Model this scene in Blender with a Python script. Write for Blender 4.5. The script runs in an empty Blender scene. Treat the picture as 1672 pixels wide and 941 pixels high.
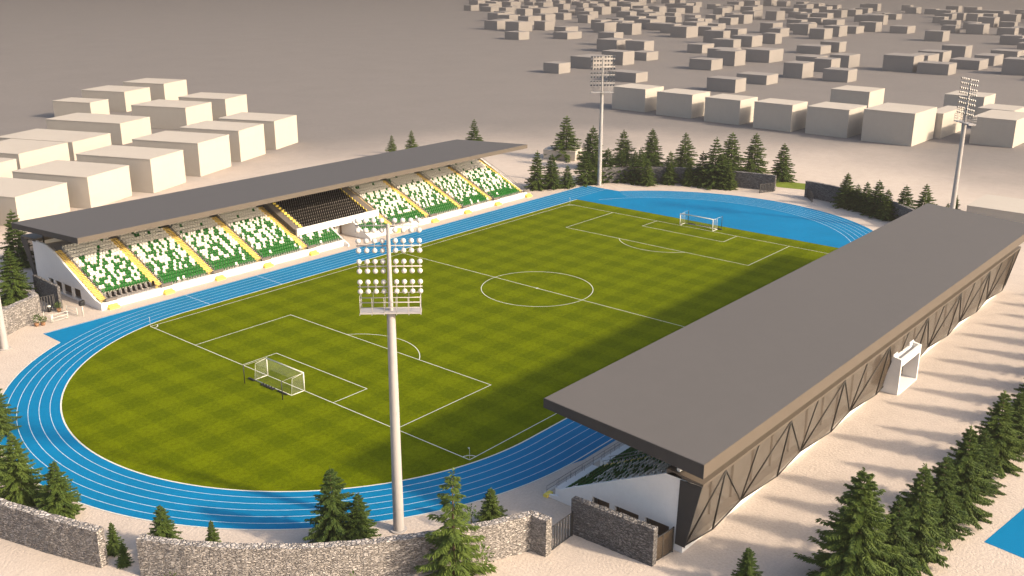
import bpy, math, random
from mathutils import Vector, Matrix
R = math.radians
SC = bpy.context.scene
COL = SC.collection

# ------------------------------------------------------------------ camera
cam_d = bpy.data.cameras.new("camera")
cam = bpy.data.objects.new("camera", cam_d)
COL.objects.link(cam)
cam_d.sensor_width = 36.0
cam_d.lens = 1635.9 / 1672.0 * 36.0
cam_d.clip_start = 0.5
cam_d.clip_end = 6000
YAW, PITCH, ROLL = 0.699548, -0.317241, 0.003847
fw = Vector((math.cos(YAW) * math.cos(PITCH), math.sin(YAW) * math.cos(PITCH), math.sin(PITCH)))
rt = fw.cross(Vector((0, 0, 1))).normalized()
up = rt.cross(fw)
cr, sr = math.cos(ROLL), math.sin(ROLL)
rt2 = rt * cr + up * sr
up2 = -rt * sr + up * cr
M = Matrix((rt2, up2, -fw)).transposed().to_4x4()
M.translation = Vector((-122.0, -97.30, 51.265))
cam.matrix_world = M
SC.camera = cam

# ------------------------------------------------------------------ light
SUN_EL = 26.5
SUN_V = Vector((0.27, -1.0, 0)).normalized()          # horizontal direction TO the sun
world = bpy.data.worlds.new("World")
SC.world = world
world.use_nodes = True
wn = world.node_tree
sky = wn.nodes.new("ShaderNodeTexSky")
sky.sky_type = 'NISHITA'
sky.sun_disc = False
sky.sun_elevation = R(SUN_EL)
sky.sun_rotation = math.atan2(SUN_V.x, SUN_V.y)
sky.air_density = 1.0
sky.dust_density = 5.0
sky.ozone_density = 0.4
wn.links.new(sky.outputs[0], wn.nodes["Background"].inputs[0])
wn.nodes["Background"].inputs[1].default_value = 0.12
sun_d = bpy.data.lights.new("sun", 'SUN')
sun_d.energy = 3.1
sun_d.angle = R(3.0)
sun_d.color = (1.0, 0.82, 0.62)
sun = bpy.data.objects.new("sun", sun_d)
COL.objects.link(sun)
sd = Vector((SUN_V.x * math.cos(R(SUN_EL)), SUN_V.y * math.cos(R(SUN_EL)), math.sin(R(SUN_EL))))
sun.rotation_euler = sd.to_track_quat('Z', 'Y').to_euler()
sun.location = (60, -220, 110)
SC.view_settings.view_transform = 'Standard'
SC.view_settings.look = 'None'
SC.view_settings.gamma = 1.0
SC.view_settings.exposure = 1.3
SC.view_settings.use_curve_mapping = False
SC.cycles.max_bounces = 5
SC.cycles.diffuse_bounces = 3
SC.cycles.glossy_bounces = 2
SC.cycles.transparent_max_bounces = 8
SC.cycles.volume_bounces = 0
SC.cycles.use_denoising = True

# ------------------------------------------------------------------ helpers
def tag(o, label=None, cat=None, group=None, kind=None):
    if label: o["label"] = label
    if cat: o["category"] = cat
    if group: o["group"] = group
    if kind: o["kind"] = kind
    return o

def empty(name, loc=(0, 0, 0), rz=0.0, scale=1.0):
    o = bpy.data.objects.new(name, None)
    o.empty_display_size = 0.5
    COL.objects.link(o)
    o.location = loc
    o.rotation_euler = (0, 0, rz)
    o.scale = (scale,) * 3 if not isinstance(scale, (tuple, list)) else scale
    return o

class MB:
    def __init__(s):
        s.v = []; s.f = []; s.m = []; s.sm = []
    def face(s, pts, mi=0, smooth=False):
        n = len(s.v); s.v += [tuple(p) for p in pts]
        s.f.append(tuple(range(n, n + len(pts)))); s.m.append(mi); s.sm.append(smooth)
    def hexa(s, a, b, mi=0):
        """two quads a (bottom) b (top), 4 points each"""
        n = len(s.v); s.v += [tuple(p) for p in a] + [tuple(p) for p in b]
        for q in ((3, 2, 1, 0), (4, 5, 6, 7), (0, 1, 5, 4), (1, 2, 6, 5), (2, 3, 7, 6), (3, 0, 4, 7)):
            s.f.append(tuple(n + i for i in q)); s.m.append(mi); s.sm.append(False)
    def box(s, x0, x1, y0, y1, z0, z1, mi=0):
        if x0 > x1: x0, x1 = x1, x0
        if y0 > y1: y0, y1 = y1, y0
        if z0 > z1: z0, z1 = z1, z0
        s.hexa(((x0, y0, z0), (x1, y0, z0), (x1, y1, z0), (x0, y1, z0)),
               ((x0, y0, z1), (x1, y0, z1), (x1, y1, z1), (x0, y1, z1)), mi)
    def prism(s, a, b, mi=0):
        """two matching n-gons"""
        n = len(s.v); k = len(a)
        s.v += [tuple(p) for p in a] + [tuple(p) for p in b]
        s.f.append(tuple(n + i for i in range(k))); s.m.append(mi); s.sm.append(False)
        s.f.append(tuple(n + k + i for i in reversed(range(k)))); s.m.append(mi); s.sm.append(False)
        for i in range(k):
            j = (i + 1) % k
            s.f.append((n + i, n + k + i, n + k + j, n + j)); s.m.append(mi); s.sm.append(False)
    def tube(s, p, q, r0, r1=None, seg=8, mi=0, smooth=True, caps=True):
        p = Vector(p); q = Vector(q); r1 = r0 if r1 is None else r1
        d = (q - p).normalized()
        a = d.orthogonal().normalized(); b = d.cross(a)
        n = len(s.v)
        for c, r in ((p, r0), (q, r1)):
            for i in range(seg):
                t = 2 * math.pi * i / seg
                s.v.append(tuple(c + a * math.cos(t) * r + b * math.sin(t) * r))
        for i in range(seg):
            j = (i + 1) % seg
            s.f.append((n + i, n + j, n + seg + j, n + seg + i)); s.m.append(mi); s.sm.append(smooth)
        if caps:
            s.f.append(tuple(n + i for i in reversed(range(seg)))); s.m.append(mi); s.sm.append(False)
            s.f.append(tuple(n + seg + i for i in range(seg))); s.m.append(mi); s.sm.append(False)
    def mesh(s, name, mats):
        me = bpy.data.meshes.new(name)
        me.from_pydata(s.v, [], s.f)
        for m in (mats if isinstance(mats, (list, tuple)) else [mats]):
            me.materials.append(m)
        me.polygons.foreach_set("material_index", s.m)
        me.polygons.foreach_set("use_smooth", s.sm)
        me.update()
        return me
    def build(s, name, mats, parent=None):
        return link(name, s.mesh(name, mats), parent)

def link(name, me, parent=None):
    o = bpy.data.objects.new(name, me)
    COL.objects.link(o)
    if parent: o.parent = parent
    return o

def copy_tree(o, parent=None):
    c = o.copy(); COL.objects.link(c)
    if parent: c.parent = parent
    for ch in list(o.children): copy_tree(ch, c)
    return c

def bevel(o, w=0.03, seg=2):
    m = o.modifiers.new("bevel", 'BEVEL'); m.width = w; m.segments = seg; m.limit_method = 'ANGLE'
    return o

# ------------------------------------------------------------------ materials
def mat(name, col, rough=0.8, spec=0.3, noise=None, bump=None, metal=0.0, coord='Object'):
    """noise=(scale, amount, detail) brightness mottling; bump=(scale, strength, dist)"""
    m = bpy.data.materials.new(name); m.use_nodes = True
    nt = m.node_tree; P = nt.nodes["Principled BSDF"]
    P.inputs["Base Color"].default_value = (*col, 1)
    P.inputs["Roughness"].default_value = rough
    P.inputs["Specular IOR Level"].default_value = spec
    P.inputs["Metallic"].default_value = metal
    tc = nt.nodes.new("ShaderNodeTexCoord")
    if noise:
        last = None
        for i, (sc, am, det) in enumerate(noise if isinstance(noise[0], tuple) else [noise]):
            n = nt.nodes.new("ShaderNodeTexNoise")
            n.inputs["Scale"].default_value = sc; n.inputs["Detail"].default_value = det
            n.inputs["Roughness"].default_value = 0.6
            nt.links.new(tc.outputs[coord], n.inputs["Vector"])
            r = nt.nodes.new("ShaderNodeMapRange")
            r.inputs[1].default_value = 0.25; r.inputs[2].default_value = 0.75
            r.inputs[3].default_value = 1 - am; r.inputs[4].default_value = 1 + am
            nt.links.new(n.outputs["Fac"], r.inputs[0])
            mx = nt.nodes.new("ShaderNodeMix"); mx.data_type = 'RGBA'; mx.blend_type = 'MULTIPLY'
            mx.inputs["Factor"].default_value = 1
            if last is None: mx.inputs["A"].default_value = (*col, 1)
            else: nt.links.new(last, mx.inputs["A"])
            nt.links.new(r.outputs[0], mx.inputs["B"])
            last = mx.outputs["Result"]
        nt.links.new(last, P.inputs["Base Color"])
    if bump:
        n = nt.nodes.new("ShaderNodeTexNoise")
        n.inputs["Scale"].default_value = bump[0]; n.inputs["Detail"].default_value = 4
        nt.links.new(tc.outputs[coord], n.inputs["Vector"])
        b = nt.nodes.new("ShaderNodeBump")
        b.inputs["Strength"].default_value = bump[1]; b.inputs["Distance"].default_value = bump[2]
        nt.links.new(n.outputs["Fac"], b.inputs["Height"])
        nt.links.new(b.outputs[0], P.inputs["Normal"])
    return m

def add(nt, typ, **kw):
    n = nt.nodes.new(typ)
    for k, v in kw.items(): setattr(n, k, v)
    return n

def grass_mat():
    m = bpy.data.materials.new("pitch_grass"); m.use_nodes = True
    nt = m.node_tree; P = nt.nodes["Principled BSDF"]; L = nt.links.new
    P.inputs["Roughness"].default_value = 1.0; P.inputs["Specular IOR Level"].default_value = 0.0
    tc = add(nt, "ShaderNodeTexCoord")
    # mowing checks with soft edges: sin(x)*sin(y)
    sp = add(nt, "ShaderNodeSeparateXYZ"); L(tc.outputs["Object"], sp.inputs[0])
    nd = add(nt, "ShaderNodeTexNoise"); nd.inputs["Scale"].default_value = 0.6; nd.inputs["Detail"].default_value = 3
    L(tc.outputs["Object"], nd.inputs["Vector"])
    s = []
    for ax in (0, 1):
        a = add(nt, "ShaderNodeMath", operation='MULTIPLY_ADD')
        L(sp.outputs[ax], a.inputs[0]); a.inputs[1].default_value = math.pi / 2.7
        L(nd.outputs["Fac"], a.inputs[2])
        b = add(nt, "ShaderNodeMath", operation='SINE'); L(a.outputs[0], b.inputs[0])
        c = add(nt, "ShaderNodeMapRange"); c.inputs[1].default_value = -0.25; c.inputs[2].default_value = 0.25
        c.inputs[3].default_value = -1; c.inputs[4].default_value = 1
        L(b.outputs[0], c.inputs[0]); s.append(c)
    pr = add(nt, "ShaderNodeMath", operation='ADD'); L(s[0].outputs[0], pr.inputs[0]); L(s[1].outputs[0], pr.inputs[1])
    mr = add(nt, "ShaderNodeMapRange"); mr.inputs[1].default_value = -2; mr.inputs[2].default_value = 2
    L(pr.outputs[0], mr.inputs[0])
    cr_ = add(nt, "ShaderNodeMix", data_type='RGBA')
    cr_.inputs["A"].default_value = (0.072, 0.096, 0.0005, 1)
    cr_.inputs["B"].default_value = (0.104, 0.130, 0.0008, 1)
    L(mr.outputs[0], cr_.inputs["Factor"])
    last = cr_.outputs["Result"]
    for sc, am, det in ((0.12, 0.07, 4), (2.2, 0.20, 5), (9.0, 0.28, 2)):
        n = add(nt, "ShaderNodeTexNoise"); n.inputs["Scale"].default_value = sc; n.inputs["Detail"].default_value = det
        L(tc.outputs["Object"], n.inputs["Vector"])
        r = add(nt, "ShaderNodeMapRange"); r.inputs[1].default_value = 0.25; r.inputs[2].default_value = 0.75
        r.inputs[3].default_value = 1 - am; r.inputs[4].default_value = 1 + am
        L(n.outputs["Fac"], r.inputs[0])
        mx = add(nt, "ShaderNodeMix", data_type='RGBA', blend_type='MULTIPLY'); mx.inputs["Factor"].default_value = 1
        L(last, mx.inputs["A"]); L(r.outputs[0], mx.inputs["B"]); last = mx.outputs["Result"]
    L(last, P.inputs["Base Color"])
    n = add(nt, "ShaderNodeTexNoise"); n.inputs["Scale"].default_value = 12; n.inputs["Detail"].default_value = 3
    L(tc.outputs["Object"], n.inputs["Vector"])
    b = add(nt, "ShaderNodeBump"); b.inputs["Strength"].default_value = 0.35; b.inputs["Distance"].default_value = 0.05
    L(n.outputs["Fac"], b.inputs["Height"]); L(b.outputs[0], P.inputs["Normal"])
    return m

def ground_mat():
    """pale sand round the stadium, painted darker and greyer outward to imitate dimming with distance"""
    m = mat("sand_ground", (0.47, 0.405, 0.35), 0.95, 0.1, noise=[(0.05, .05, 4), (0.5, .06, 5), (4, .09, 3)], bump=(3.6, 0.8, 0.08))
    nt = m.node_tree; L = nt.links.new; P = nt.nodes["Principled BSDF"]
    src = P.inputs["Base Color"].links[0].from_socket
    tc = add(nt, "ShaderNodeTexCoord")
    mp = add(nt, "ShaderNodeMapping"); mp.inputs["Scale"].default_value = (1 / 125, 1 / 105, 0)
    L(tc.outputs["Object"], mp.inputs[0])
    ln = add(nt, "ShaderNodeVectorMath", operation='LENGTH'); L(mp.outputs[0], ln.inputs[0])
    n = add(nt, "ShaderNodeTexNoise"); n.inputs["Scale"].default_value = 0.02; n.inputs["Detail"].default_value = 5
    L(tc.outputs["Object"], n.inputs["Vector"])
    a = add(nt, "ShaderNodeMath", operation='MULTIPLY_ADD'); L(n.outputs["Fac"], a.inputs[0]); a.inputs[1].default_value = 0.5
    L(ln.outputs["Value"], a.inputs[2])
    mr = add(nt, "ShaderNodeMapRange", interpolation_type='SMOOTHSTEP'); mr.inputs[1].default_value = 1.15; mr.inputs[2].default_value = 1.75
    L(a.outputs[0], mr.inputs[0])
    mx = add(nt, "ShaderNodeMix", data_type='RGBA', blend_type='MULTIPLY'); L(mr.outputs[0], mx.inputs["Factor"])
    L(src, mx.inputs["A"]); mx.inputs["B"].default_value = (0.40, 0.425, 0.465, 1)  # dark grey multiply stands in for the dimming of far ground
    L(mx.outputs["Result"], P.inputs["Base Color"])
    return m

def stone_mat(name="stacked_stone", tint=(1, 1, 1), scale=1.0):
    m = bpy.data.materials.new(name); m.use_nodes = True
    nt = m.node_tree; P = nt.nodes["Principled BSDF"]; L = nt.links.new
    P.inputs["Roughness"].default_value = 0.9; P.inputs["Specular IOR Level"].default_value = 0.2
    tc = add(nt, "ShaderNodeTexCoord")
    mp = add(nt, "ShaderNodeMapping"); mp.inputs["Scale"].default_value = (2.6 * scale, 2.6 * scale, 8.5 * scale)
    L(tc.outputs["Object"], mp.inputs[0])
    ns = add(nt, "ShaderNodeTexNoise"); ns.inputs["Scale"].default_value = 1.2; ns.inputs["Detail"].default_value = 3
    L(mp.outputs[0], ns.inputs["Vector"])
    ad = add(nt, "ShaderNodeMix", data_type='RGBA', blend_type='LINEAR_LIGHT'); ad.inputs["Factor"].default_value = 0.35
    L(mp.outputs[0], ad.inputs["A"]); L(ns.outputs["Color"], ad.inputs["B"])
    v1 = add(nt, "ShaderNodeTexVoronoi", feature='F1'); v1.inputs["Scale"].default_value = 1.0
    v2 = add(nt, "ShaderNodeTexVoronoi", feature='DISTANCE_TO_EDGE'); v2.inputs["Scale"].default_value = 1.0
    for v in (v1, v2): L(ad.outputs["Result"], v.inputs["Vector"])
    sv = add(nt, "ShaderNodeSeparateColor"); L(v1.outputs["Color"], sv.inputs[0])
    ramp = add(nt, "ShaderNodeValToRGB")
    e = ramp.color_ramp.elements
    e[0].position = 0.0; e[0].color = (0.26, 0.228, 0.205, 1)
    e[1].position = 1.0; e[1].color = (0.58, 0.515, 0.46, 1)
    x = e.new(0.5); x.color = (0.40, 0.355, 0.315, 1)
    x = e.new(0.82); x.color = (0.47, 0.415, 0.37, 1)
    L(sv.outputs[0], ramp.inputs[0])
    ed = add(nt, "ShaderNodeMapRange"); ed.inputs[1].default_value = 0.0; ed.inputs[2].default_value = 0.11
    ed.inputs[3].default_value = 0.45; ed.inputs[4].default_value = 1.0
    L(v2.outputs["Distance"], ed.inputs[0])
    mx = add(nt, "ShaderNodeMix", data_type='RGBA', blend_type='MULTIPLY'); mx.inputs["Factor"].default_value = 1
    L(ramp.outputs[0], mx.inputs["A"]); L(ed.outputs[0], mx.inputs["B"])
    fn = add(nt, "ShaderNodeTexNoise"); fn.inputs["Scale"].default_value = 9; fn.inputs["Detail"].default_value = 4
    L(tc.outputs["Object"], fn.inputs["Vector"])
    fr = add(nt, "ShaderNodeMapRange"); fr.inputs[1].default_value = .3; fr.inputs[2].default_value = .7
    fr.inputs[3].default_value = .75; fr.inputs[4].default_value = 1.25
    L(fn.outputs["Fac"], fr.inputs[0])
    mx2 = add(nt, "ShaderNodeMix", data_type='RGBA', blend_type='MULTIPLY'); mx2.inputs["Factor"].default_value = 1
    L(mx.outputs["Result"], mx2.inputs["A"]); L(fr.outputs[0], mx2.inputs["B"])
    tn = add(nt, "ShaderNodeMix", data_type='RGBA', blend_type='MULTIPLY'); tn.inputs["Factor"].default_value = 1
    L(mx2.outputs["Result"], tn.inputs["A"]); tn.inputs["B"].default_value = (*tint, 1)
    L(tn.outputs["Result"], P.inputs["Base Color"])
    hs = add(nt, "ShaderNodeMapRange"); hs.inputs[1].default_value = 0; hs.inputs[2].default_value = 0.2
    L(v2.outputs["Distance"], hs.inputs[0])
    ha = add(nt, "ShaderNodeMath", operation='MULTIPLY_ADD')
    L(sv.outputs[1], ha.inputs[0]); ha.inputs[1].default_value = 0.8; L(hs.outputs[0], ha.inputs[2])
    b = add(nt, "ShaderNodeBump"); b.inputs["Strength"].default_value = 1.0; b.inputs["Distance"].default_value = 0.14
    L(ha.outputs[0], b.inputs["Height"]); L(b.outputs[0], P.inputs["Normal"])
    return m

def needle_mat(name, c0, c1):
    m = bpy.data.materials.new(name); m.use_nodes = True
    nt = m.node_tree; P = nt.nodes["Principled BSDF"]; L = nt.links.new
    P.inputs["Roughness"].default_value = 0.65; P.inputs["Specular IOR Level"].default_value = 0.25
    tc = add(nt, "ShaderNodeTexCoord"); oi = add(nt, "ShaderNodeObjectInfo")
    ge = add(nt, "ShaderNodeNewGeometry")
    n = add(nt, "ShaderNodeTexNoise"); n.inputs["Scale"].default_value = 1.1; n.inputs["Detail"].default_value = 3
    L(tc.outputs["Object"], n.inputs["Vector"])
    a = add(nt, "ShaderNodeMath", operation='MULTIPLY_ADD'); L(oi.outputs["Random"], a.inputs[0])
    a.inputs[1].default_value = 0.35; L(n.outputs["Fac"], a.inputs[2])
    a2 = add(nt, "ShaderNodeMath", operation='MULTIPLY_ADD'); L(ge.outputs["Random Per Island"], a2.inputs[0])
    a2.inputs[1].default_value = 0.45; L(a.outputs[0], a2.inputs[2])
    mr = add(nt, "ShaderNodeMapRange"); mr.inputs[1].default_value = 0.4; mr.inputs[2].default_value = 1.25
    L(a2.outputs[0], mr.inputs[0])
    mx = add(nt, "ShaderNodeMix", data_type='RGBA')
    mx.inputs["A"].default_value = (*c0, 1); mx.inputs["B"].default_value = (*c1, 1)
    L(mr.outputs[0], mx.inputs["Factor"]); L(mx.outputs["Result"], P.inputs["Base Color"])
    tr = add(nt, "ShaderNodeBsdfTranslucent"); L(mx.outputs["Result"], tr.inputs["Color"])
    ms = add(nt, "ShaderNodeMixShader"); ms.inputs[0].default_value = 0.22
    L(P.outputs[0], ms.inputs[1]); L(tr.outputs[0], ms.inputs[2])
    L(ms.outputs[0], nt.nodes["Material Output"].inputs["Surface"])
    return m

def mesh_cloth_mat():
    """perforated metal cladding: fine horizontal ribs, partly see-through"""
    m = bpy.data.materials.new("perforated_metal"); m.use_nodes = True
    nt = m.node_tree; P = nt.nodes["Principled BSDF"]; L = nt.links.new
    P.inputs["Roughness"].default_value = 0.6; P.inputs["Metallic"].default_value = 0.0
    P.inputs["Specular IOR Level"].default_value = 0.3
    tc = add(nt, "ShaderNodeTexCoord")
    w = add(nt, "ShaderNodeTexWave", wave_type='BANDS', bands_direction='Z')
    w.inputs["Scale"].default_value = 1.6; w.inputs["Distortion"].default_value = 0.0
    L(tc.outputs["Object"], w.inputs["Vector"])
    n = add(nt, "ShaderNodeTexNoise"); n.inputs["Scale"].default_value = 0.7; n.inputs["Detail"].default_value = 4
    L(tc.outputs["Object"], n.inputs["Vector"])
    r = add(nt, "ShaderNodeMapRange"); r.inputs[1].default_value = .25; r.inputs[2].default_value = .75
    r.inputs[3].default_value = .88; r.inputs[4].default_value = 1.12
    L(n.outputs["Fac"], r.inputs[0])
    r2 = add(nt, "ShaderNodeMapRange"); r2.inputs[3].default_value = .82; r2.inputs[4].default_value = 1.08
    L(w.outputs["Fac"], r2.inputs[0])
    k = add(nt, "ShaderNodeMath", operation='MULTIPLY'); L(r.outputs[0], k.inputs[0]); L(r2.outputs[0], k.inputs[1])
    mx = add(nt, "ShaderNodeMix", data_type='RGBA', blend_type='MULTIPLY'); mx.inputs["Factor"].default_value = 1
    mx.inputs["A"].default_value = (0.062, 0.045, 0.030, 1); L(k.outputs[0], mx.inputs["B"])
    L(mx.outputs["Result"], P.inputs["Base Color"])
    b = add(nt, "ShaderNodeBump"); b.inputs["Strength"].default_value = 0.4; b.inputs["Distance"].default_value = 0.05
    L(w.outputs["Fac"], b.inputs["Height"]); L(b.outputs[0], P.inputs["Normal"])
    t = add(nt, "ShaderNodeBsdfTransparent")
    ms = add(nt, "ShaderNodeMixShader"); ms.inputs[0].default_value = 0.26
    L(P.outputs[0], ms.inputs[1]); L(t.outputs[0], ms.inputs[2])
    L(ms.outputs[0], nt.nodes["Material Output"].inputs["Surface"])
    return m

def net_mat():
    m = bpy.data.materials.new("goal_net"); m.use_nodes = True
    nt = m.node_tree; P = nt.nodes["Principled BSDF"]; L = nt.links.new
    P.inputs["Base Color"].default_value = (0.45, 0.46, 0.42, 1)
    t = add(nt, "ShaderNodeBsdfTransparent")
    ms = add(nt, "ShaderNodeMixShader"); ms.inputs[0].default_value = 0.90
    L(P.outputs[0], ms.inputs[1]); L(t.outputs[0], ms.inputs[2])
    L(ms.outputs[0], nt.nodes["Material Output"].inputs["Surface"])
    return m

M_ = dict(
    sand=ground_mat(),
    track=mat("blue_track", (0.0005, 0.152, 0.325), 0.9, 0.06, noise=[(0.08, .10, 4), (1.2, .05, 4), (14, .08, 2)], bump=(18, 0.3, 0.02)),
    court=mat("blue_court", (0.0005, 0.152, 0.325), 0.9, 0.06, noise=[(0.3, .05, 3), (10, .06, 2)]),
    paint=mat("line_paint", (0.60, 0.60, 0.54), 0.8, 0.2, noise=(3, .08, 3)),
    lane=mat("lane_paint", (0.40, 0.52, 0.62), 0.8, 0.2, noise=(1.2, .15, 3)),
    lawn=mat("lawn", (0.13, 0.17, 0.02), 0.95, 0.1, noise=[(0.5, .2, 3), (8, .25, 2)]),
    grass=grass_mat(), stone=stone_mat(tint=(.95, .99, 1.04)), shade_stone=stone_mat("shade_stacked_stone", (0.48, 0.52, 0.58)),  # second stone is tinted darker: shade of walls facing off the sun, in colour
    roof=mat("roof_sheet", (0.085, 0.080, 0.079), 0.75, 0.25, noise=[(0.04, .03, 3), (0.6, .025, 4), (6, .02, 3)]),
    fascia=mat("fascia_metal", (0.100, 0.082, 0.066), 0.6, 0.3, noise=(0.4, .05, 3)),
    charcoal=mat("charcoal_panel", (0.030, 0.030, 0.032), 0.6, 0.35, noise=(0.8, .1, 3)),
    strut=mat("dark_steel", (0.028, 0.025, 0.022), 0.6, 0.3),
    grey_steel=mat("grey_steel", (0.16, 0.16, 0.165), 0.5, 0.4),
    pale_steel=mat("pale_rail", (0.55, 0.53, 0.50), 0.5, 0.4),
    cladding=mesh_cloth_mat(),
    white=mat("white_render", (0.70, 0.69, 0.68), 0.85, 0.2, noise=[(0.3, .03, 4), (2.5, .03, 4)]),
    concrete=mat("pale_concrete", (0.50, 0.46, 0.43), 0.9, 0.15, noise=[(0.4, .06, 4), (4, .06, 3)]),
    inner=mat("interior_wall", (0.17, 0.12, 0.085), 0.9, 0.1, noise=(0.8, .12, 3)),
    ramp=mat("ramp_grey", (0.13, 0.115, 0.105), 0.85, 0.2, noise=(1.5, .1, 3)),
    yellow=mat("yellow_step", (0.60, 0.43, 0.12), 0.8, 0.2, noise=[(0.9, .12, 4), (5, .08, 3)]),
    yellow2=mat("yellow_block", (0.78, 0.62, 0.12), 0.8, 0.2, noise=(3, .06, 3)),
    seat_g=mat("seat_green", (0.003, 0.090, 0.006), 0.6, 0.15),
    seat_w=mat("seat_white", (0.60, 0.58, 0.54), 0.5, 0.3),
    seat_b=mat("seat_black", (0.007, 0.006, 0.005), 0.8, 0.05),
    mast=mat("mast_paint", (0.34, 0.32, 0.31), 0.55, 0.35, noise=(0.7, .04, 3)),
    lens=mat("lamp_glass", (0.05, 0.055, 0.065), 0.15, 0.5),
    lamp=mat("lamp_shell", (0.50, 0.475, 0.45), 0.5, 0.4),
    black=mat("black_plastic", (0.015, 0.015, 0.016), 0.5, 0.4),
    block=mat("clay_block", (0.43, 0.39, 0.34), 0.9, 0.1, noise=[(0.08, .03, 3), (0.8, .025, 4)]),
    far_block=mat("haze_tinted_block", (0.26, 0.24, 0.225), 0.95, 0.1, noise=(0.05, .08, 3)),  # haze painted into the colour: far blocks greyed towards the ground tone
    bark=mat("bark", (0.085, 0.06, 0.04), 0.95, 0.1, noise=(6, .3, 4)),
    needle=needle_mat("spruce_needles", (0.020, 0.048, 0.011), (0.105, 0.150, 0.024)),
    leaf=needle_mat("shrub_leaves", (0.05, 0.09, 0.02), (0.11, 0.16, 0.035)),
    net=net_mat(),
    terracotta=mat("plant_pot", (0.25, 0.14, 0.08), 0.9, 0.2),
    glass=mat("tinted_glass", (0.05, 0.05, 0.05), 0.2, 0.5),
)

# ------------------------------------------------------------------ haze
def haze():
    mb = MB(); mb.box(-900, 2700, -1400, 2400, -1, 56)
    o = mb.build("haze", [])
    m = bpy.data.materials.new("haze_air"); m.use_nodes = True
    nt = m.node_tree
    for n in list(nt.nodes):
        if n.type == 'BSDF_PRINCIPLED': nt.nodes.remove(n)
    v = nt.nodes.new("ShaderNodeVolumePrincipled")
    v.inputs["Color"].default_value = (0.155, 0.144, 0.139, 1)
    v.inputs["Density"].default_value = 0.00065
    v.inputs["Anisotropy"].default_value = 0.1
    nt.links.new(v.outputs[0], nt.nodes["Material Output"].inputs["Volume"])
    o.data.materials.append(m)
    tag(o, "thin grey dust haze fading the far city", "haze", kind="stuff")

# ------------------------------------------------------------------ ground, track, pitch
def arc(cx, r, a0, a1, n):
    return [(cx + r * math.cos(R(a0 + (a1 - a0) * i / n)), r * math.sin(R(a0 + (a1 - a0) * i / n))) for i in range(n + 1)]

def sheet(name, pts, z, m):
    mb = MB(); mb.face([(x, y, z) for x, y in pts]); o = mb.build(name, m)
    tag(o, kind="structure"); return o

def strip(mb, pts, w, z, closed=False):
    n = len(pts); P = [Vector(p) for p in pts]; L = []; Rr = []
    for i in range(n):
        a = P[(i - 1) % n] if (closed or i > 0) else P[i]
        b = P[(i + 1) % n] if (closed or i < n - 1) else P[i]
        d1 = (P[i] - a).normalized() if (P[i] - a).length > 1e-6 else (b - P[i]).normalized()
        d2 = (b - P[i]).normalized() if (b - P[i]).length > 1e-6 else d1
        t = (d1 + d2).normalized(); nn = Vector((-t.y, t.x))
        k = w / 2 / max(0.3, nn.dot(Vector((-d1.y, d1.x))))
        L.append(P[i] + nn * k); Rr.append(P[i] - nn * k)
    m = n if closed else n - 1
    for i in range(m):
        j = (i + 1) % n
        mb.face([(Rr[i].x, Rr[i].y, z), (Rr[j].x, Rr[j].y, z), (L[j].x, L[j].y, z), (L[i].x, L[i].y, z)])

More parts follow.
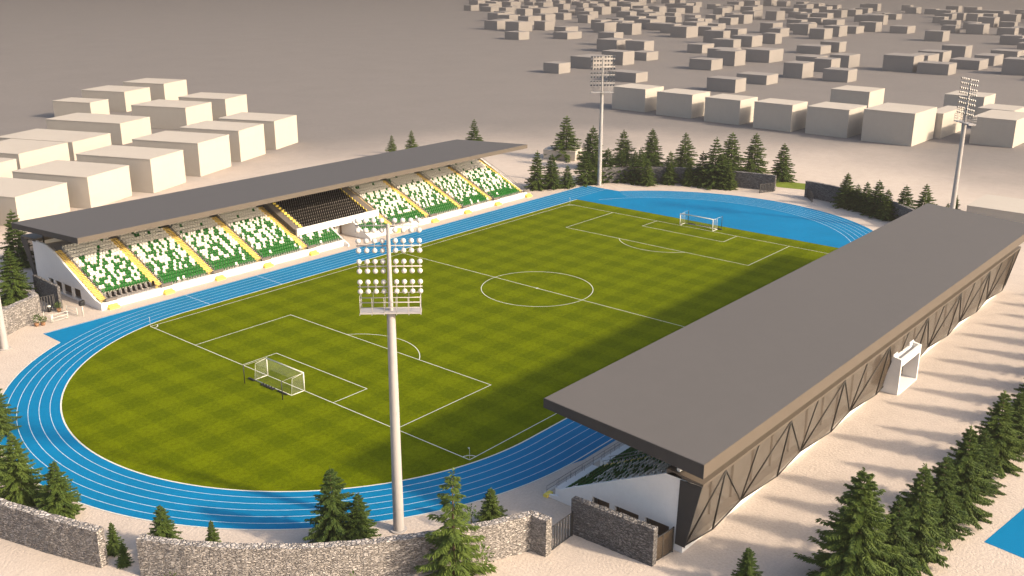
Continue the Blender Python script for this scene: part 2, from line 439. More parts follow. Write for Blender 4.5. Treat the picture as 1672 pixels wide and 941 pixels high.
CX, RI, RO = 43.0, 33.3, 40.5
HL, HW = 50.9, 31.6
def ground():
    mb = MB(); mb.face([(-880, -1380, 0), (2680, -1380, 0), (2680, 2380, 0), (-880, 2380, 0)])
    tag(mb.build("ground", M_["sand"]), kind="structure")
    outer = [(CX, -RO - .4)] + arc(CX, RO, -90, 50, 60)[1:]
    outer += [(69.0, 31.0), (69.0, 40.6), (-62.5, 40.6), (-62.5, 35.5)]
    outer += arc(-CX, RO, 119, 270, 70)[1:-1] + [(-CX, -RO - .4)]
    sheet("running_track", outer, 0.012, M_["track"])
    inner = [(55.8, -RI), (55.8, RI), (-CX, RI)] + arc(-CX, RI, 90, 270, 80)[1:]
    sheet("pitch", inner, 0.020, M_["grass"])
    # lane lines
    mb = MB()
    strip(mb, [(55.8, RI)] + [(-CX, RI)] + arc(-CX, RI, 90, 270, 80)[1:] + [(55.8, -RI)], 0.18, 0.026)
    mbl = MB()
    for k in range(1, 6):
        r = RI + k * (RO - RI) / 6
        strip(mbl, [(69.0, r)] + [(-CX, r)] + arc(-CX, r, 90, 270, 80)[1:] + [(CX, -r)] + arc(CX, r, -90, 50, 50)[1:], 0.075, 0.022)
    strip(mbl, arc(CX, RI, -62, 62, 60), 0.10, 0.022)
    strip(mbl, [(-62.3, 40.4), (68.9, 40.4)], 0.12, 0.022)
    strip(mb, arc(-CX, RO - .08, 119, 270, 70) + [(CX, -RO + .08)], 0.14, 0.024)
    strip(mbl, [(-25.8, 40.4), (-25.8, RI + .2)], 0.10, 0.024)
    strip(mbl, [(-39.5, 40.4), (-39.5, RI + .2)], 0.10, 0.024)
    tag(mb.build("track_kerb_line", M_["paint"]), kind="structure")
    tag(mbl.build("lane_lines", M_["lane"]), kind="structure")
    # pitch markings
    mb = MB(); z = 0.028; w = 0.10
    strip(mb, [(-HL, -HW), (HL, -HW), (HL, HW), (-HL, HW)], w, z, True)
    strip(mb, [(0, -HW), (0, HW)], w, z + .003)
    strip(mb, arc(0, 9.15, 0, 357, 72), w, z + .006, True)
    for s in (-1, 1):
        for d, h in ((16.5, 20.16), (5.5, 9.16)):
            strip(mb, [(s * HL, -h), (s * (HL - d), -h), (s * (HL - d), h), (s * HL, h)], w, z + .003)
        cx = s * (HL - 11); a = math.degrees(math.acos(5.5 / 9.15))
        pts = arc(cx, 9.15, -a, a, 24) if s < 0 else arc(cx, 9.15, 180 - a, 180 + a, 24)
        strip(mb, pts, w, z + .006)
        for t in (-1, 1):
            a0 = {(-1, -1): 0, (-1, 1): -90, (1, 1): 180, (1, -1): 90}[(s, t)]
            strip(mb, [(x + s * HL, y + t * HW) for x, y in arc(0, 1.0, a0, a0 + 90, 10)], 0.12, z + .006)
    mb.face([(x, y, z + .009) for x, y in arc(0, 0.22, 0, 330, 11)])
    tag(mb.build("pitch_markings", M_["paint"]), kind="structure")
    sheet("lawn", [(97.4, 5.0), (99.4, -3.4), (106, -1.0), (104, 9.0), (101, 10.5)], 0.012, M_["lawn"])
    sheet("blue_court", [(-31.7, -78.7), (20, -85.5), (18.4, -97.4), (-33.3, -90.6)], 0.012, M_["court"])
ground()
haze()

# ------------------------------------------------------------------ grandstands
random.seed(7)
def seat_mesh(m):
    mb = MB()
    # facing -y (local): pan, back with a lip, pedestal
    mb.hexa(((-.205, -.22, .36), (.205, -.22, .36), (.19, .12, .34), (-.19, .12, .34)),
            ((-.205, -.22, .44), (.205, -.22, .44), (.20, .12, .40), (-.20, .12, .40)))
    mb.hexa(((-.20, .122, .36), (.20, .122, .36), (.20, .18, .36), (-.20, .18, .36)),
            ((-.19, .22, .80), (.19, .22, .80), (.18, .28, .80), (-.18, .28, .80)))
    mb.box(-.05, .05, -.02, .10, 0, .35)
    return mb
SEAT = seat_mesh(None)
SEAT_ME = {c: SEAT.mesh("seat", M_["seat_" + c]) for c in "gwb"}

def grandstand(sg, P):
    """sg=+1: stand on the +y side, -1: on the -y side.  All lengths as distance s from the pitch axis."""
    root = empty("grandstand", (0, sg * P['s0'], 0))
    oy = sg * P['s0']
    def Y(s): return sg * s - oy
    def pt(x, s, z): return (x, Y(s), z)
    def bx(mb, x0, x1, s0, s1, z0, z1, mi=0): mb.box(x0, x1, Y(s0), Y(s1), z0, z1, mi)
    X0, X1 = P['x0'], P['x1']
    T0, ZT, RISE, NR = P['t0'], P['z0'], P['rise'], P['rows']
    D = 0.8
    # roof
    (xa, xb) = P['rx']; (f, zf), (b, zb) = P['rf'], P['rb']; tf, tb = P['rt']
    mb = MB()
    mb.hexa((pt(xa, f, zf - tf + .05), pt(xb, f, zf - tf + .05), pt(xb, b, zb - tb + .05), pt(xa, b, zb - tb + .05)),
            (pt(xa, f, zf), pt(xb, f, zf), pt(xb, b, zb), pt(xa, b, zb)))
    roof = mb.build("roof", M_["roof"], root)
    # fascia boards, 6 mm proud of the slab, butted at the corners
    e = 0.05
    mb = MB()
    def ring(x0_, x1_, s0_, s1_, za, zb_, ta, tb_):
        mb.hexa((pt(x0_, s0_, za - ta), pt(x1_, s0_, za - ta), pt(x1_, s1_, zb_ - tb_), pt(x0_, s1_, zb_ - tb_)),
                (pt(x0_, s0_, za - .03), pt(x1_, s0_, za - .03), pt(x1_, s1_, zb_ - .03), pt(x0_, s1_, zb_ - .03)))
    ring(xa, xb, f - e, f, zf, zf, tf, tf)
    mb.build("fascia", M_["fascia"], roof); mb = MB()
    ring(xa, xb, b, b + e, zb, zb, tb, tb)
    mb.build("fascia", M_["fascia"], roof)
    for xx in ((xa - e, xa), (xb, xb + e)):
        mb = MB()
        mb.hexa((pt(xx[0], f - e, zf - tf), pt(xx[1], f - e, zf - tf), pt(xx[1], b + e, zb - tb), pt(xx[0], b + e, zb - tb)),
                (pt(xx[0], f - e, zf - .03), pt(xx[1], f - e, zf - .03), pt(xx[1], b + e, zb - .03), pt(xx[0], b + e, zb - .03)))
        mb.build("fascia", M_["charcoal"], roof)  # same fascia as the long sides; charcoal paints in the shade on the ends
    def roof_z(s): return zf + (zb - zf) * (s - f) / (b - f) - tf - .02
    top_s = T0 + NR * D; top_z = ZT + (NR - 1) * RISE
    # rafters and rear columns
    beam0 = None
    xs = [X0 + 1.2 + (X1 - X0 - 2.4) * i / 10 for i in range(11)]
    mb = MB()
    s1 = b - 0.8; s0 = f + 1.2
    mb.hexa((pt(-.12, s0, roof_z(s0) - .15), pt(.12, s0, roof_z(s0) - .15), pt(.12, s1, roof_z(s1) - .6), pt(-.12, s1, roof_z(s1) - .6)),
            (pt(-.12, s0, roof_z(s0)), pt(.12, s0, roof_z(s0)), pt(.12, s1, roof_z(s1)), pt(-.12, s1, roof_z(s1))))
    rme = mb.mesh("rafter", M_["strut"])
    mb = MB()
    sc_ = P['back'] - 1.2
    mb.tube(pt(0, sc_, top_z - .2), pt(0, sc_ - .6, roof_z(sc_ - .6) - .2), .16, .14, 8)
    cme = mb.mesh("column", M_["strut"])
    for x in xs:
        o = link("rafter", rme, root); o.location = (x, 0, 0)
        o = link("column", cme, root); o.location = (x, 0, 0)
    # seating tiers
    mb = MB()
    def tier(xa_, xb_, k0, k1, flat=0, lift=0.0, bottom=0.0):
        for k in range(k0, k1):
            z = ZT + (RISE * k if k >= flat else 0) + lift
            b_ = max(bottom, z - .40) if (k >= 4 and xb_ <= X0 + 1.6) else bottom
            bx(mb, xa_, xb_, T0 + k * D + .002, T0 + (k + 1) * D, b_, z)
    for (xa_, xb_, k0, k1, flat, lift, bottom) in P['tiers']:
        tier(xa_, xb_, k0, k1, flat, lift, bottom)
    # rear concourse
    bx(mb, X0 + .3, X1 - .3, top_s + .002, P['back'] - .35, top_z - .4, top_z + .05)
    mb.build("seating_tier", M_["concrete"], root)
    # rear wall (white) and base
    mb = MB()
    bx(mb, X0 + .3, X1 - .3, P['back'] - .3, P['back'], 0, top_z + .9)
    rw = mb.build("rear_wall", M_["white"], root)
    mb = MB()
    bx(mb, X0 + .302, X1 - .302, P['back'] + .002, P['back'] + .9, 0, 0.95)
    mb.build("plinth", M_["white"], root)
    mb = MB(); bx(mb, -.14, .14, P['back'] + .01, P['back'] + .25, .955, top_z + .4)
    pme = mb.mesh("pilaster", M_["white"])
    for i in range(24):
        o = link("pilaster", pme, root); o.location = (X0 + 2 + (X1 - X0 - 4) * i / 23, 0, 0)
    # side walls with openings
    for sx, xw in ((0, X0), (1, X1)):
        mb = MB()
        prof = P['prof']           # list of (s, z) along the wall's top edge
        def top(s):
            for (a0, z0), (a1, z1) in zip(prof, prof[1:]):
                if a0 <= s <= a1 + 1e-6: return z0 + (z1 - z0) * (s - a0) / (a1 - a0)
            return prof[-1][1]
        br = sorted(set([p[0] for p in prof] + [q for o in P['open'] for q in o[:2]]))
        xi, xo = (xw, xw + .3) if sx == 0 else (xw - .3, xw)
        for a0, a1 in zip(br, br[1:]):
            op = [o for o in P['open'] if o[0] <= (a0 + a1) / 2 <= o[1]]
            zb0 = op[0][3] if op else 0.0
            mb.hexa((pt(xi, a0, zb0), pt(xo, a0, zb0), pt(xo, a1, zb0), pt(xi, a1, zb0)),
                    (pt(xi, a0, top(a0)), pt(xo, a0, top(a0)), pt(xo, a1, top(a1)), pt(xi, a1, top(a1))))
            if op and op[0][2] > 0:
                bx(mb, xi, xo, a0, a1, 0, op[0][2])
        w_ = mb.build("side_wall", M_["white"], root)
        mb = MB()
        xr = xw + 1.25 if sx == 0 else xw - 1.25
        for (o0, o1, oz0, oz1) in P['open']:
            d0, d1 = (xi + .305, xr) if sx == 0 else (xr, xo - .305)
            bx(mb, xr - .04, xr + .04, o0 - .2, o1 + .2, 0, oz1 + .3)
        mb.build("door_recess", M_["inner"], w_)
        # dark end panel in the shape of the leaning facade
        mb = MB()
        c = P['clad']
        x0_, x1_ = (xw - .12, xw - .004) if sx == 0 else (xw + .004, xw + .12)
        a = [(c[0] - .9, c[1]), (c[0] + .12, c[1] - .05), (c[2] + .02, c[3]), (c[2] - 2.2, c[3] - .05)]
        mb.prism([pt(x0_, s, z) for s, z in a], [pt(x1_, s, z) for s, z in a])
        mb.build("end_panel", M_["charcoal"], root)
    # folded perforated cladding with dark struts
    c = P['clad']; mod = 13.4; peaks = []
    x = X0 + 4.1
    nodes_t = [(X0 + .02, 0)]; nodes_b = [(X0 + .02, 1)]
    k = 0
    tops = []; bots = []
    while x < X1 - .5:
        tops.append((x, 'P')); bots.append((x + .5, 'm'))
        if x + 6.6 < X1 - .5:
            tops.append((x + 6.7, 'm')); bots.append((x + 6.5, 'V'))
        x += mod
    def tp(x_, kd='P'): return pt(x_, c[2] + (0 if kd == 'P' else -.10), c[3])
    def bp(x_, kd='V'): return pt(x_, c[0] + (.30 if kd == 'm' else 0), c[1] + (-.22 if kd == 'm' else .12))
    tops = [(X0 + .02, 'm')] + tops + [(X1 - .02, 'm')]
    bots = [(X0 + .02, 'V')] + bots + [(X1 - .02, 'V')]
    mb = MB(); ms = MB()
    i = j = 0
    while i < len(tops) - 1 or j < len(bots) - 1:
        a, b_ = tp(*tops[i]), bp(*bots[j])
        if i < len(tops) - 1 and (j == len(bots) - 1 or tops[i + 1][0] < bots[j + 1][0]):
            mb.face([a, b_, tp(*tops[i + 1])]); i += 1
        else:
            mb.face([a, b_, bp(*bots[j + 1])]); j += 1
    mb.build("cladding", M_["cladding"], root)
    off = Vector((0, sg * .05, -.02))
    def bar(p, q, r=.088): ms.tube(Vector(p) + off, Vector(q) + off, r, r, 5)
    for i, (x_, kd) in enumerate(tops):
        for (xx, kb) in bots:
            if kd == 'P' and abs(xx - x_) < 7.2: bar(tp(x_, kd), bp(xx, kb))
            if kd == 'm' and kb == 'V' and abs(xx - x_) < 1.2: bar(tp(x_, kd), bp(xx, kb), .07)
    for q0, q1 in zip(bots, bots[1:]): bar(bp(*q0), bp(*q1), .07)
    ms.build("strut", M_["strut"], root)
    mb = MB()
    mb.hexa((pt(X0, P['back'] - 1.2, c[3] + .02), pt(X1, P['back'] - 1.2, c[3] + .02), pt(X1, c[2] + .06, c[3]), pt(X0, c[2] + .06, c[3])),
            (pt(X0, P['back'] - 1.2, c[3] + .55), pt(X1, P['back'] - 1.2, c[3] + .55), pt(X1, c[2] + .06, c[3] + .22), pt(X0, c[2] + .06, c[3] + .22)))
    mb.build("parapet", M_["fascia"], root)
    # front wall
    fs = P['front']
    for (xa_, xb_) in P['front_x']:
        mb = MB(); bx(mb, xa_, xb_, fs, T0, 0, P['front_h'])
        mb.build("front_wall", M_["white"], root)
    # stairs
    for x_, w, zl in P['aisles']:
        mb = MB()
        for k in range(NR):
            for h in (0, 1):
                bx(mb, x_ - w / 2, x_ + w / 2, T0 + k * D + h * .4 + .001, T0 + k * D + (h + 1) * .4,
                   ZT + RISE * k - .12, ZT + RISE * (k + h * .5) + .05)
        st = mb.build("stair", M_["yellow"], root)
        mb = MB()
        for sx in (-1, 1):
            xx = x_ + sx * (w / 2 + .03)
            for k in range(0, NR, 3):
                mb.tube(pt(xx, T0 + k * D + .4, ZT + RISE * k), pt(xx, T0 + k * D + .4, ZT + RISE * k + .95), .025, seg=5)
            mb.tube(pt(xx, T0 + .2, ZT + .9), pt(xx, T0 + NR * D - .4, ZT + RISE * (NR - .7) + .9), .03, seg=5)
        mb.build("handrail", M_["grey_steel"], st)
        if P.get('blocks'):
            mb = MB()
            bx(mb, x_ + .0, x_ + 1.7, fs - .75, fs - .004, 0, .38)
            bx(mb, x_ + .15, x_ + 1.55, fs - .38, fs - .005, .38, .66)
            mb.build("step_block", M_["yellow2"], root)
            mb = MB()
            bx(mb, x_ - .1, x_ + 1.8, fs + .05, T0 - .05, P['front_h'] + .003, P['front_h'] + .5)
            mb.build("landing", M_["ramp"], root)
    # front railing
    for (xa_, xb_) in P['front_x']:
        mb = MB()
        n = max(2, int((xb_ - xa_) / 1.5))
        for i in range(n + 1):
            x_ = xa_ + .05 + (xb_ - xa_ - .1) * i / n
            mb.tube(pt(x_, fs + .12, P['front_h']), pt(x_, fs + .12, P['front_h'] + .6), .022, seg=5)
        for z in (.3, .6):
            mb.tube(pt(xa_ + .05, fs + .12, P['front_h'] + z), pt(xb_ - .05, fs + .12, P['front_h'] + z), .022, seg=5)
        mb.build("railing", M_["grey_steel"], root)
    # upper cross railing
    ks = P['upper']
    for (xa_, xb_) in P['upper_x']:
        mb = MB()
        n = int((xb_ - xa_) / 1.6)
        sR = T0 + ks * D + .05; zR = ZT + RISE * ks
        for i in range(n + 1):
            x_ = xa_ + (xb_ - xa_) * i / n
            mb.tube(pt(x_, sR, zR - .3), pt(x_, sR, zR + .9), .025, seg=5)
        for z in (.45, .9):
            mb.tube(pt(xa_, sR, zR + z), pt(xb_, sR, zR + z), .025, seg=5)
        mb.build("upper_railing", M_["pale_steel"], root)
    # seats
    rot = 0 if sg > 0 else math.pi
    seats = []
    for (xa_, xb_, k0, k1, lift, style) in P['seats']:
        n = int((xb_ - xa_) / .5)
        for k in range(k0, k1):
            kk = k - k0
            for i in range(n):
                x_ = xa_ + (xb_ - xa_) * (i + .5) / n
                if style == 'vip': c_ = 'b'
                else:
                    t = k / NR
                    p = .96 if k < 3 else (.58 if k < 6 else (.40 if k < 10 else .24))
                    if t > .74: p = 0.04
                    c_ = 'g' if random.random() < p else 'w'
                    # long runs of one colour are broken up
                    if k >= 3 and i > 1 and seats[-1][3] == seats[-2][3] == c_ and random.random() < .55: c_ = 'g' if c_ == 'w' and t < .74 else 'w'
                seats.append((x_, T0 + k * D + .38, ZT + RISE * k + lift, c_))
    order = sorted(seats, key=P['seat_key'])
    near = order[:100]; rest = order[100:]
    for x_, s, z, c_ in near:
        o = link("seat", SEAT_ME[c_], root)
        o.location = pt(x_, s, z); o.rotation_euler = (0, 0, rot)
    mb = MB()
    ci = {'g': 0, 'w': 1, 'b': 2}
    for x_, s, z, c_ in rest:
        n = len(mb.v); py = Y(s); sgn = 1 if sg > 0 else -1
        mb.v += [(x_ + vx * sgn, py + vy * sgn, z + vz) for vx, vy, vz in SEAT.v]
        mb.f += [tuple(n + q for q in fc) for fc in SEAT.f]
        mb.m += [ci[c_]] * len(SEAT.f); mb.sm += SEAT.sm
    o = mb.build("seat_rows", [M_["seat_g"], M_["seat_w"], M_["seat_b"]], root)
    tag(o, kind="stuff")
    return root, pt, bx

# ---- the stand on the far (left) side
AL = [-41.5, -31.9, -22.1, -12.0, 9.2, 19.5, 29.4, 39.2]
SW = 1.3
PL = dict(s0=54.0, x0=-52.0, x1=50.4, t0=44.0, z0=1.0, rise=.345, rows=17,
          rx=(-54, 51), rf=(44.0, 11.8), rb=(65.6, 10.5), rt=(.85, .9),
          prof=[(43.4, 1.0), (45.2, 1.35), (56.9, 6.9), (59.5, 7.6), (63.7, 7.7)],
          open=[(49.5, 51.8, .3, 2.0), (52.4, 55.1, .2, 2.0), (55.5, 57.6, .2, 2.0), (58.2, 59.7, .2, 2.0)],
          back=63.7, clad=(64.4, .7, 67.6, 7.4), front=43.5, front_h=1.08, blocks=True,
          front_x=[(-51.8, -3.6), (2.2, 50.2)],
          aisles=[(-51.0, 1.1, 0)] + [(x, SW, 0) for x in AL] + [(49.7, 1.0, 0)],
          upper=13, upper_x=[(-50.4, -42.2), (-40.8, -32.6), (-31.2, -22.8), (-21.4, -12.7), (9.9, 18.8), (20.2, 28.7), (30.1, 38.5), (39.9, 49.1)],
          seat_key=lambda q: ((q[0] + 122) ** 2 + (q[1] + 97) ** 2))
tiers = [(-51.65, -50.45, 0, 17, 2, 0, 0), (-50.449, -42.15, 0, 17, 2, 0, 0)]
seats = [(-50.3, -42.3, 2, 17, 0, 'mix')]
for a, b in zip(AL, AL[1:]):
    if a == -12.0: continue
    tiers.append((a + SW / 2, b - SW / 2, 0, 17, 0, 0, 0)); seats.append((a + SW / 2 + .15, b - SW / 2 - .15, 0, 17, 0, 'mix'))
tiers.append((39.85, 50.1, 0, 17, 0, 0, 0)); seats.append((40.0, 49.0, 0, 17, 0, 'mix'))
# guests' block above the tunnel
tiers += [(-11.35, -3.6, 0, 5, 0, 0, 0), (2.2, 8.5, 0, 5, 0, 0, 0),
          (-9.9, 6.9, 5, 17, 0, .85, 2.9), (-11.35, -9.9, 5, 17, 0, .1, 0), (6.9, 8.55, 5, 17, 0, .1, 0)]
seats += [(-11.2, -3.7, 0, 4, 0, 'mix'), (2.4, 8.4, 0, 4, 0, 'mix'), (-9.1, 6.6, 5, 16, .86, 'vip')]
for x in AL: tiers.append((x - SW / 2, x + SW / 2, 0, 17, 0, -.12, 0))
PL['tiers'] = tiers; PL['seats'] = seats
standL, ptL, bxL = grandstand(1, PL)
tag(standL, "long grandstand with green and white seats, black seats over its central tunnel", "grandstand")
mb = MB()
bxL(mb, -11.2, 9.0, 47.55, 47.95, 2.75, 4.0); bxL(mb, -11.2, 9.0, 47.96, 48.02, 2.75, 3.45)
mb.build("balcony", M_["white"], standL)
for xa, xb in ((-9.85, -9.25), (6.65, 6.95)):
    mb = MB()
    for j in range(12):
        bxL(mb, xa, xb, 48.05 + j * .8, 48.849 + j * .8, 3.5 + j * .345, 3.92 + j * .345)
    mb.build("stair", M_["yellow2"], standL)
for xa, xb in ((-11.3, -9.95), (7.0, 8.5)):
    mb = MB()
    mb.hexa((ptL(xa, 48.03, 3.0), ptL(xb, 48.03, 3.0), ptL(xb, 57.4, 6.6), ptL(xa, 57.4, 6.6)),
            (ptL(xa, 48.03, 3.75), ptL(xb, 48.03, 3.75), ptL(xb, 57.4, 7.75), ptL(xa, 57.4, 7.75)))
    mb.build("ramp", M_["ramp"], standL)
for x in (-3.6, 2.0):
    mb = MB()
    p = [(42.4, 0), (42.4, .5), (43.6, 1.0), (46.2, 2.3), (47.54, 3.2), (47.54, 2.74), (51, 2.74), (51, 0)]
    mb.prism([ptL(x, s, z) for s, z in p], [ptL(x + .22, s, z) for s, z in p])
    mb.build("tunnel_wall", M_["white"], standL)
mb = MB()
bxL(mb, -3.37, 1.99, 50.8, 51.0, 0, 2.74)
tb = mb.build("tunnel_back", M_["inner"], standL)
for xa in (-2.2, .2):
    mb = MB(); bxL(mb, xa, xa + 1.2, 50.72, 50.79, 0, 2.2); mb.build("door", M_["pale_steel"], tb)

# ten black chairs on the terrace of the nearest bay
def chair():
    root = empty("chair")
    mb = MB()
    mb.hexa(((-.25, -.24, .40), (.25, -.24, .40), (.24, .22, .38), (-.24, .22, .38)),
            ((-.26, -.25, .47), (.26, -.25, .47), (.25, .22, .44), (-.25, .22, .44)))
    mb.build("seat", M_["seat_b"], root)
    mb = MB()
    mb.hexa(((-.25, .18, .42), (.25, .18, .42), (.25, .24, .42), (-.25, .24, .42)),
            ((-.20, .30, 1.02), (.20, .30, 1.02), (.20, .36, 1.02), (-.20, .36, 1.02)))
    mb.hexa(((-.20, .30, 1.02), (.20, .30, 1.02), (.20, .36, 1.02), (-.20, .36, 1.02)),
            ((-.12, .31, 1.12), (.12, .31, 1.12), (.12, .37, 1.12), (-.12, .37, 1.12)))
    mb.build("backrest", M_["seat_b"], root)
    for x, y in ((-.2, -.2), (.2, -.2), (-.2, .2), (.2, .2)):
        mb = MB(); mb.tube((x, y, 0), (x, y, .42), .025, seg=6); mb.build("leg", M_["black"], root)
    return root
ch0 = chair()
for i in range(10):
    o = ch0 if i == 0 else copy_tree(ch0)
    o.location = (-50.0 + i * .87, 44.7, 1.0); o.rotation_euler = (0, 0, random.uniform(-.15, .15))
    tag(o, "black chair in the row of ten on the white terrace below the nearest green seats", "chair", "black chairs in a row on the terrace")

# ---- the near (right) stand
PR = dict(s0=51.0, x0=-51.5, x1=49.6, t0=44.4, z0=1.0, rise=.42, rows=16,
          rx=(-54, 51), rf=(44.1, 12.05), rb=(61.2, 11.0), rt=(.95, 1.35),
          prof=[(42.2, .12), (44.1, .5), (44.2, 1.3), (50.4, 4.5), (56.9, 7.75), (58.3, 7.35)],
          open=[(48.2, 50.2, 0.05, 2.05), (50.8, 53.5, .05, 2.05), (54.2, 56.8, .05, 2.15)],
          back=57.4, clad=(58.45, .75, 59.9, 7.35), front=43.5, front_h=1.15, blocks=False,
          front_x=[(-51.2, -44.9), (-43.5, -33.6), (-32.2, 49.3)],
          aisles=[(x, 1.2, 0) for x in (-44.2, -32.9, -21.6, -10.3, 1.0, 12.3, 23.6, 34.9)] + [(48.7, 1.0, 0)],
          upper=13, upper_x=[(-50.8, 48)],
          seat_key=lambda q: q[0] + .01 * q[1])
ax = [-51.2] + [q[0] for q in PR['aisles']]
PR['tiers'] = [(-51.15, -49.95, 0, 16, 0, 0, 0), (-49.949, 49.3, 0, 16, 0, 0, 0)]
PR['seats'] = []
for i, (a, b) in enumerate(zip(ax, ax[1:])):
    PR['seats'].append((a + (.1 if i == 0 else .75), b - .75, 0, 16, 0, 'mix'))
standR, ptR, bxR = grandstand(-1, PR)
tag(standR, "long grandstand seen from behind its broad flat grey roof, clad in brown triangulated mesh", "grandstand")
# entrance portal in the rear facade
mb = MB()
def sl(x0, x1, p):
    mb.prism([ptR(x0, s, z) for s, z in p], [ptR(x1, s, z) for s, z in p])
sl(-4.0, -3.7, [(58.3, 0), (60.5, 0), (60.5, 4.7), (59.5, 4.9)])
sl(2.7, 3.0, [(58.3, 0), (60.5, 0), (60.5, 4.7), (59.5, 4.9)])
bxR(mb, -3.699, 2.699, 60.2, 60.49, 3.75, 4.72)
bxR(mb, -3.699, 2.699, 59.2, 60.19, 3.75, 3.95)
sl(-3.999, -2.6, [(59.25, 3.96), (59.5, 3.96), (59.5, 5.1), (59.25, 5.1)])
sl(1.6, 2.999, [(59.25, 3.96), (59.5, 3.96), (59.5, 5.1), (59.25, 5.1)])
sl(-2.599, 1.599, [(59.25, 3.96), (59.5, 3.96), (59.5, 4.6), (59.25, 4.6)])
portal = mb.build("entrance_portal", M_["white"], standR)
mb = MB(); bxR(mb, -3.69, 2.69, 58.42, 58.62, .1, 3.75)
mb.build("door", M_["inner"], portal)
mb = MB(); bxR(mb, -3.69, 2.69, 58.3, 60.6, 0.0, .08)
mb.build("threshold", M_["white"], portal)

# railing along the track in front of the near stand
def track_railing():
    root = empty("railing", (0, -42.4, 0))
    n = 50; L = 100.0; x0 = -51.2
    mb = MB(); mb.tube((0, 0, 0), (0, 0, .95), .03, seg=6)
    pm = mb.mesh("post", M_["grey_steel"])
    for i in range(n + 1):
        o = link("post", pm, root); o.location = (x0 + L * i / n, 0, 0)
    for z in (.5, .93):
        mb = MB(); mb.tube((x0, 0, z), (x0 + L, 0, z), .028, seg=6); mb.build("rail", M_["grey_steel"], root)
    mb = MB(); mb.box(x0, x0 + L, .10, .5, 0, .05); mb.build("kerb", M_["concrete"], root)
    mb = MB(); mb.box(x0 - .6, x0 + .4, -.5, -.02, 0, .3); mb.build("step_block", M_["yellow2"], root)
    tag(root, "grey two-rail metal fence between blue track and near grandstand", "railing")
track_railing()

# ------------------------------------------------------------------ floodlight masts
def lamp_mesh():
    mb = MB()
    # bowl opening to +x, rounded white back at -x
    rings = []; seg = 12
    for i in range(6):
        a = math.pi / 2 * i / 5
        rings.append((-.24 * math.cos(a), .03 + .22 * math.sin(a)))
    rings.append((.05, .255)); 
    n0 = len(mb.v)
    for x, r in rings:
        for k in range(seg):
            t = 2 * math.pi * k / seg; mb.v.append((x, r * math.cos(t), r * math.sin(t)))
    for i in range(len(rings) - 1):
        for k in range(seg):
            j = (k + 1) % seg
            mb.f.append((n0 + i * seg + k, n0 + (i + 1) * seg + k, n0 + (i + 1) * seg + j, n0 + i * seg + j)); mb.m.append(0); mb.sm.append(True)
    mb.f.append(tuple(n0 + k for k in range(seg))); mb.m.append(0); mb.sm.append(False)
    mb.face([(.05, .255 * math.cos(2 * math.pi * k / seg), .255 * math.sin(2 * math.pi * k / seg)) for k in range(seg)], 1)
    return mb.mesh("lamp", [M_["lamp"], M_["lens"]])
LAMP = lamp_mesh()
def mast():
    root = empty("floodlight_mast")
    mb = MB()
    prof = [(0, .52), (21.9, .37), (21.92, .22), (29.75, .16)]
    for (z0, r0), (z1, r1) in zip(prof, prof[1:]): mb.tube((0, 0, z0), (0, 0, z1), r0, r1, 20, caps=False)
    mb.tube((0, 0, 29.75), (0, 0, 29.8), .16, .1, 12)
    mb.tube((0, 0, 0), (0, 0, .12), .8, .8, 20)
    mb.build("pole", M_["mast"], root)
    mb = MB()
    mb.box(-.75, .75, -2.65, 2.65, 21.9, 22.02)
    for y in (-2.65, -1.6, -.53, .53, 1.6, 2.65):
        mb.box(-.72, .72, y - .03, y + .03, 21.78, 21.9)
    pf = mb.build("platform", M_["mast"], root)
    mb = MB()
    for x in (-.72, .72):
        for i in range(6):
            y = -2.6 + 5.2 * i / 5; mb.tube((x, y, 22.02), (x, y, 23.4), .03, seg=5)
        for z in (22.5, 22.95, 23.4): mb.tube((x, -2.62, z), (x, 2.62, z), .028, seg=5)
    for y in (-2.62, 2.62):
        for z in (22.5, 22.95, 23.4): mb.tube((-.72, y, z), (.72, y, z), .028, seg=5)
    mb.build("guard_rail", M_["mast"], pf)
    for z in (24.1, 25.95, 27.8, 29.6):
        mb = MB()
        mb.tube((.25, -2.8, z), (.25, 2.8, z), .06, seg=8)
        mb.box(-.1, .25, -.12, .12, z - .08, z + .08)
        ys = [s * (.55 + .69 * k) for k in range(4) for s in (-1, 1)]
        for y in ys: mb.tube((.25, y, z - .36), (.25, y, z + .36), .035, seg=6)
        arm = mb.build("crossarm", M_["mast"], root)
        for y in ys:
            for d in (-.43, .43):
                o = link("lamp", LAMP, arm); o.location = (.25, y, z + d); o.rotation_euler = (0, R(22), 0); o.scale = (.92, .92, .92)
    return root
m0 = mast()
for i, (x, y, az, lab) in enumerate((
        (-65.5, -35.9, 43, "tall white floodlight mast in the foreground at the near curve of the track"),
        (71.2, 38.2, 225, "white floodlight mast at the far end beyond the blue track corner, among the spruces"),
        (80.0, -40.0, 137, "white floodlight mast rising behind the far end of the broad flat grey roof"),
        (-68.7, 38.8, -43, "white floodlight mast cut by the left edge, beside the stone wall"))):
    o = m0 if i == 0 else copy_tree(m0)
    o.location = (x, y, 0); o.rotation_euler = (0, 0, R(az))
    tag(o, lab, "floodlight mast", "floodlight masts at the four corners of the stadium")

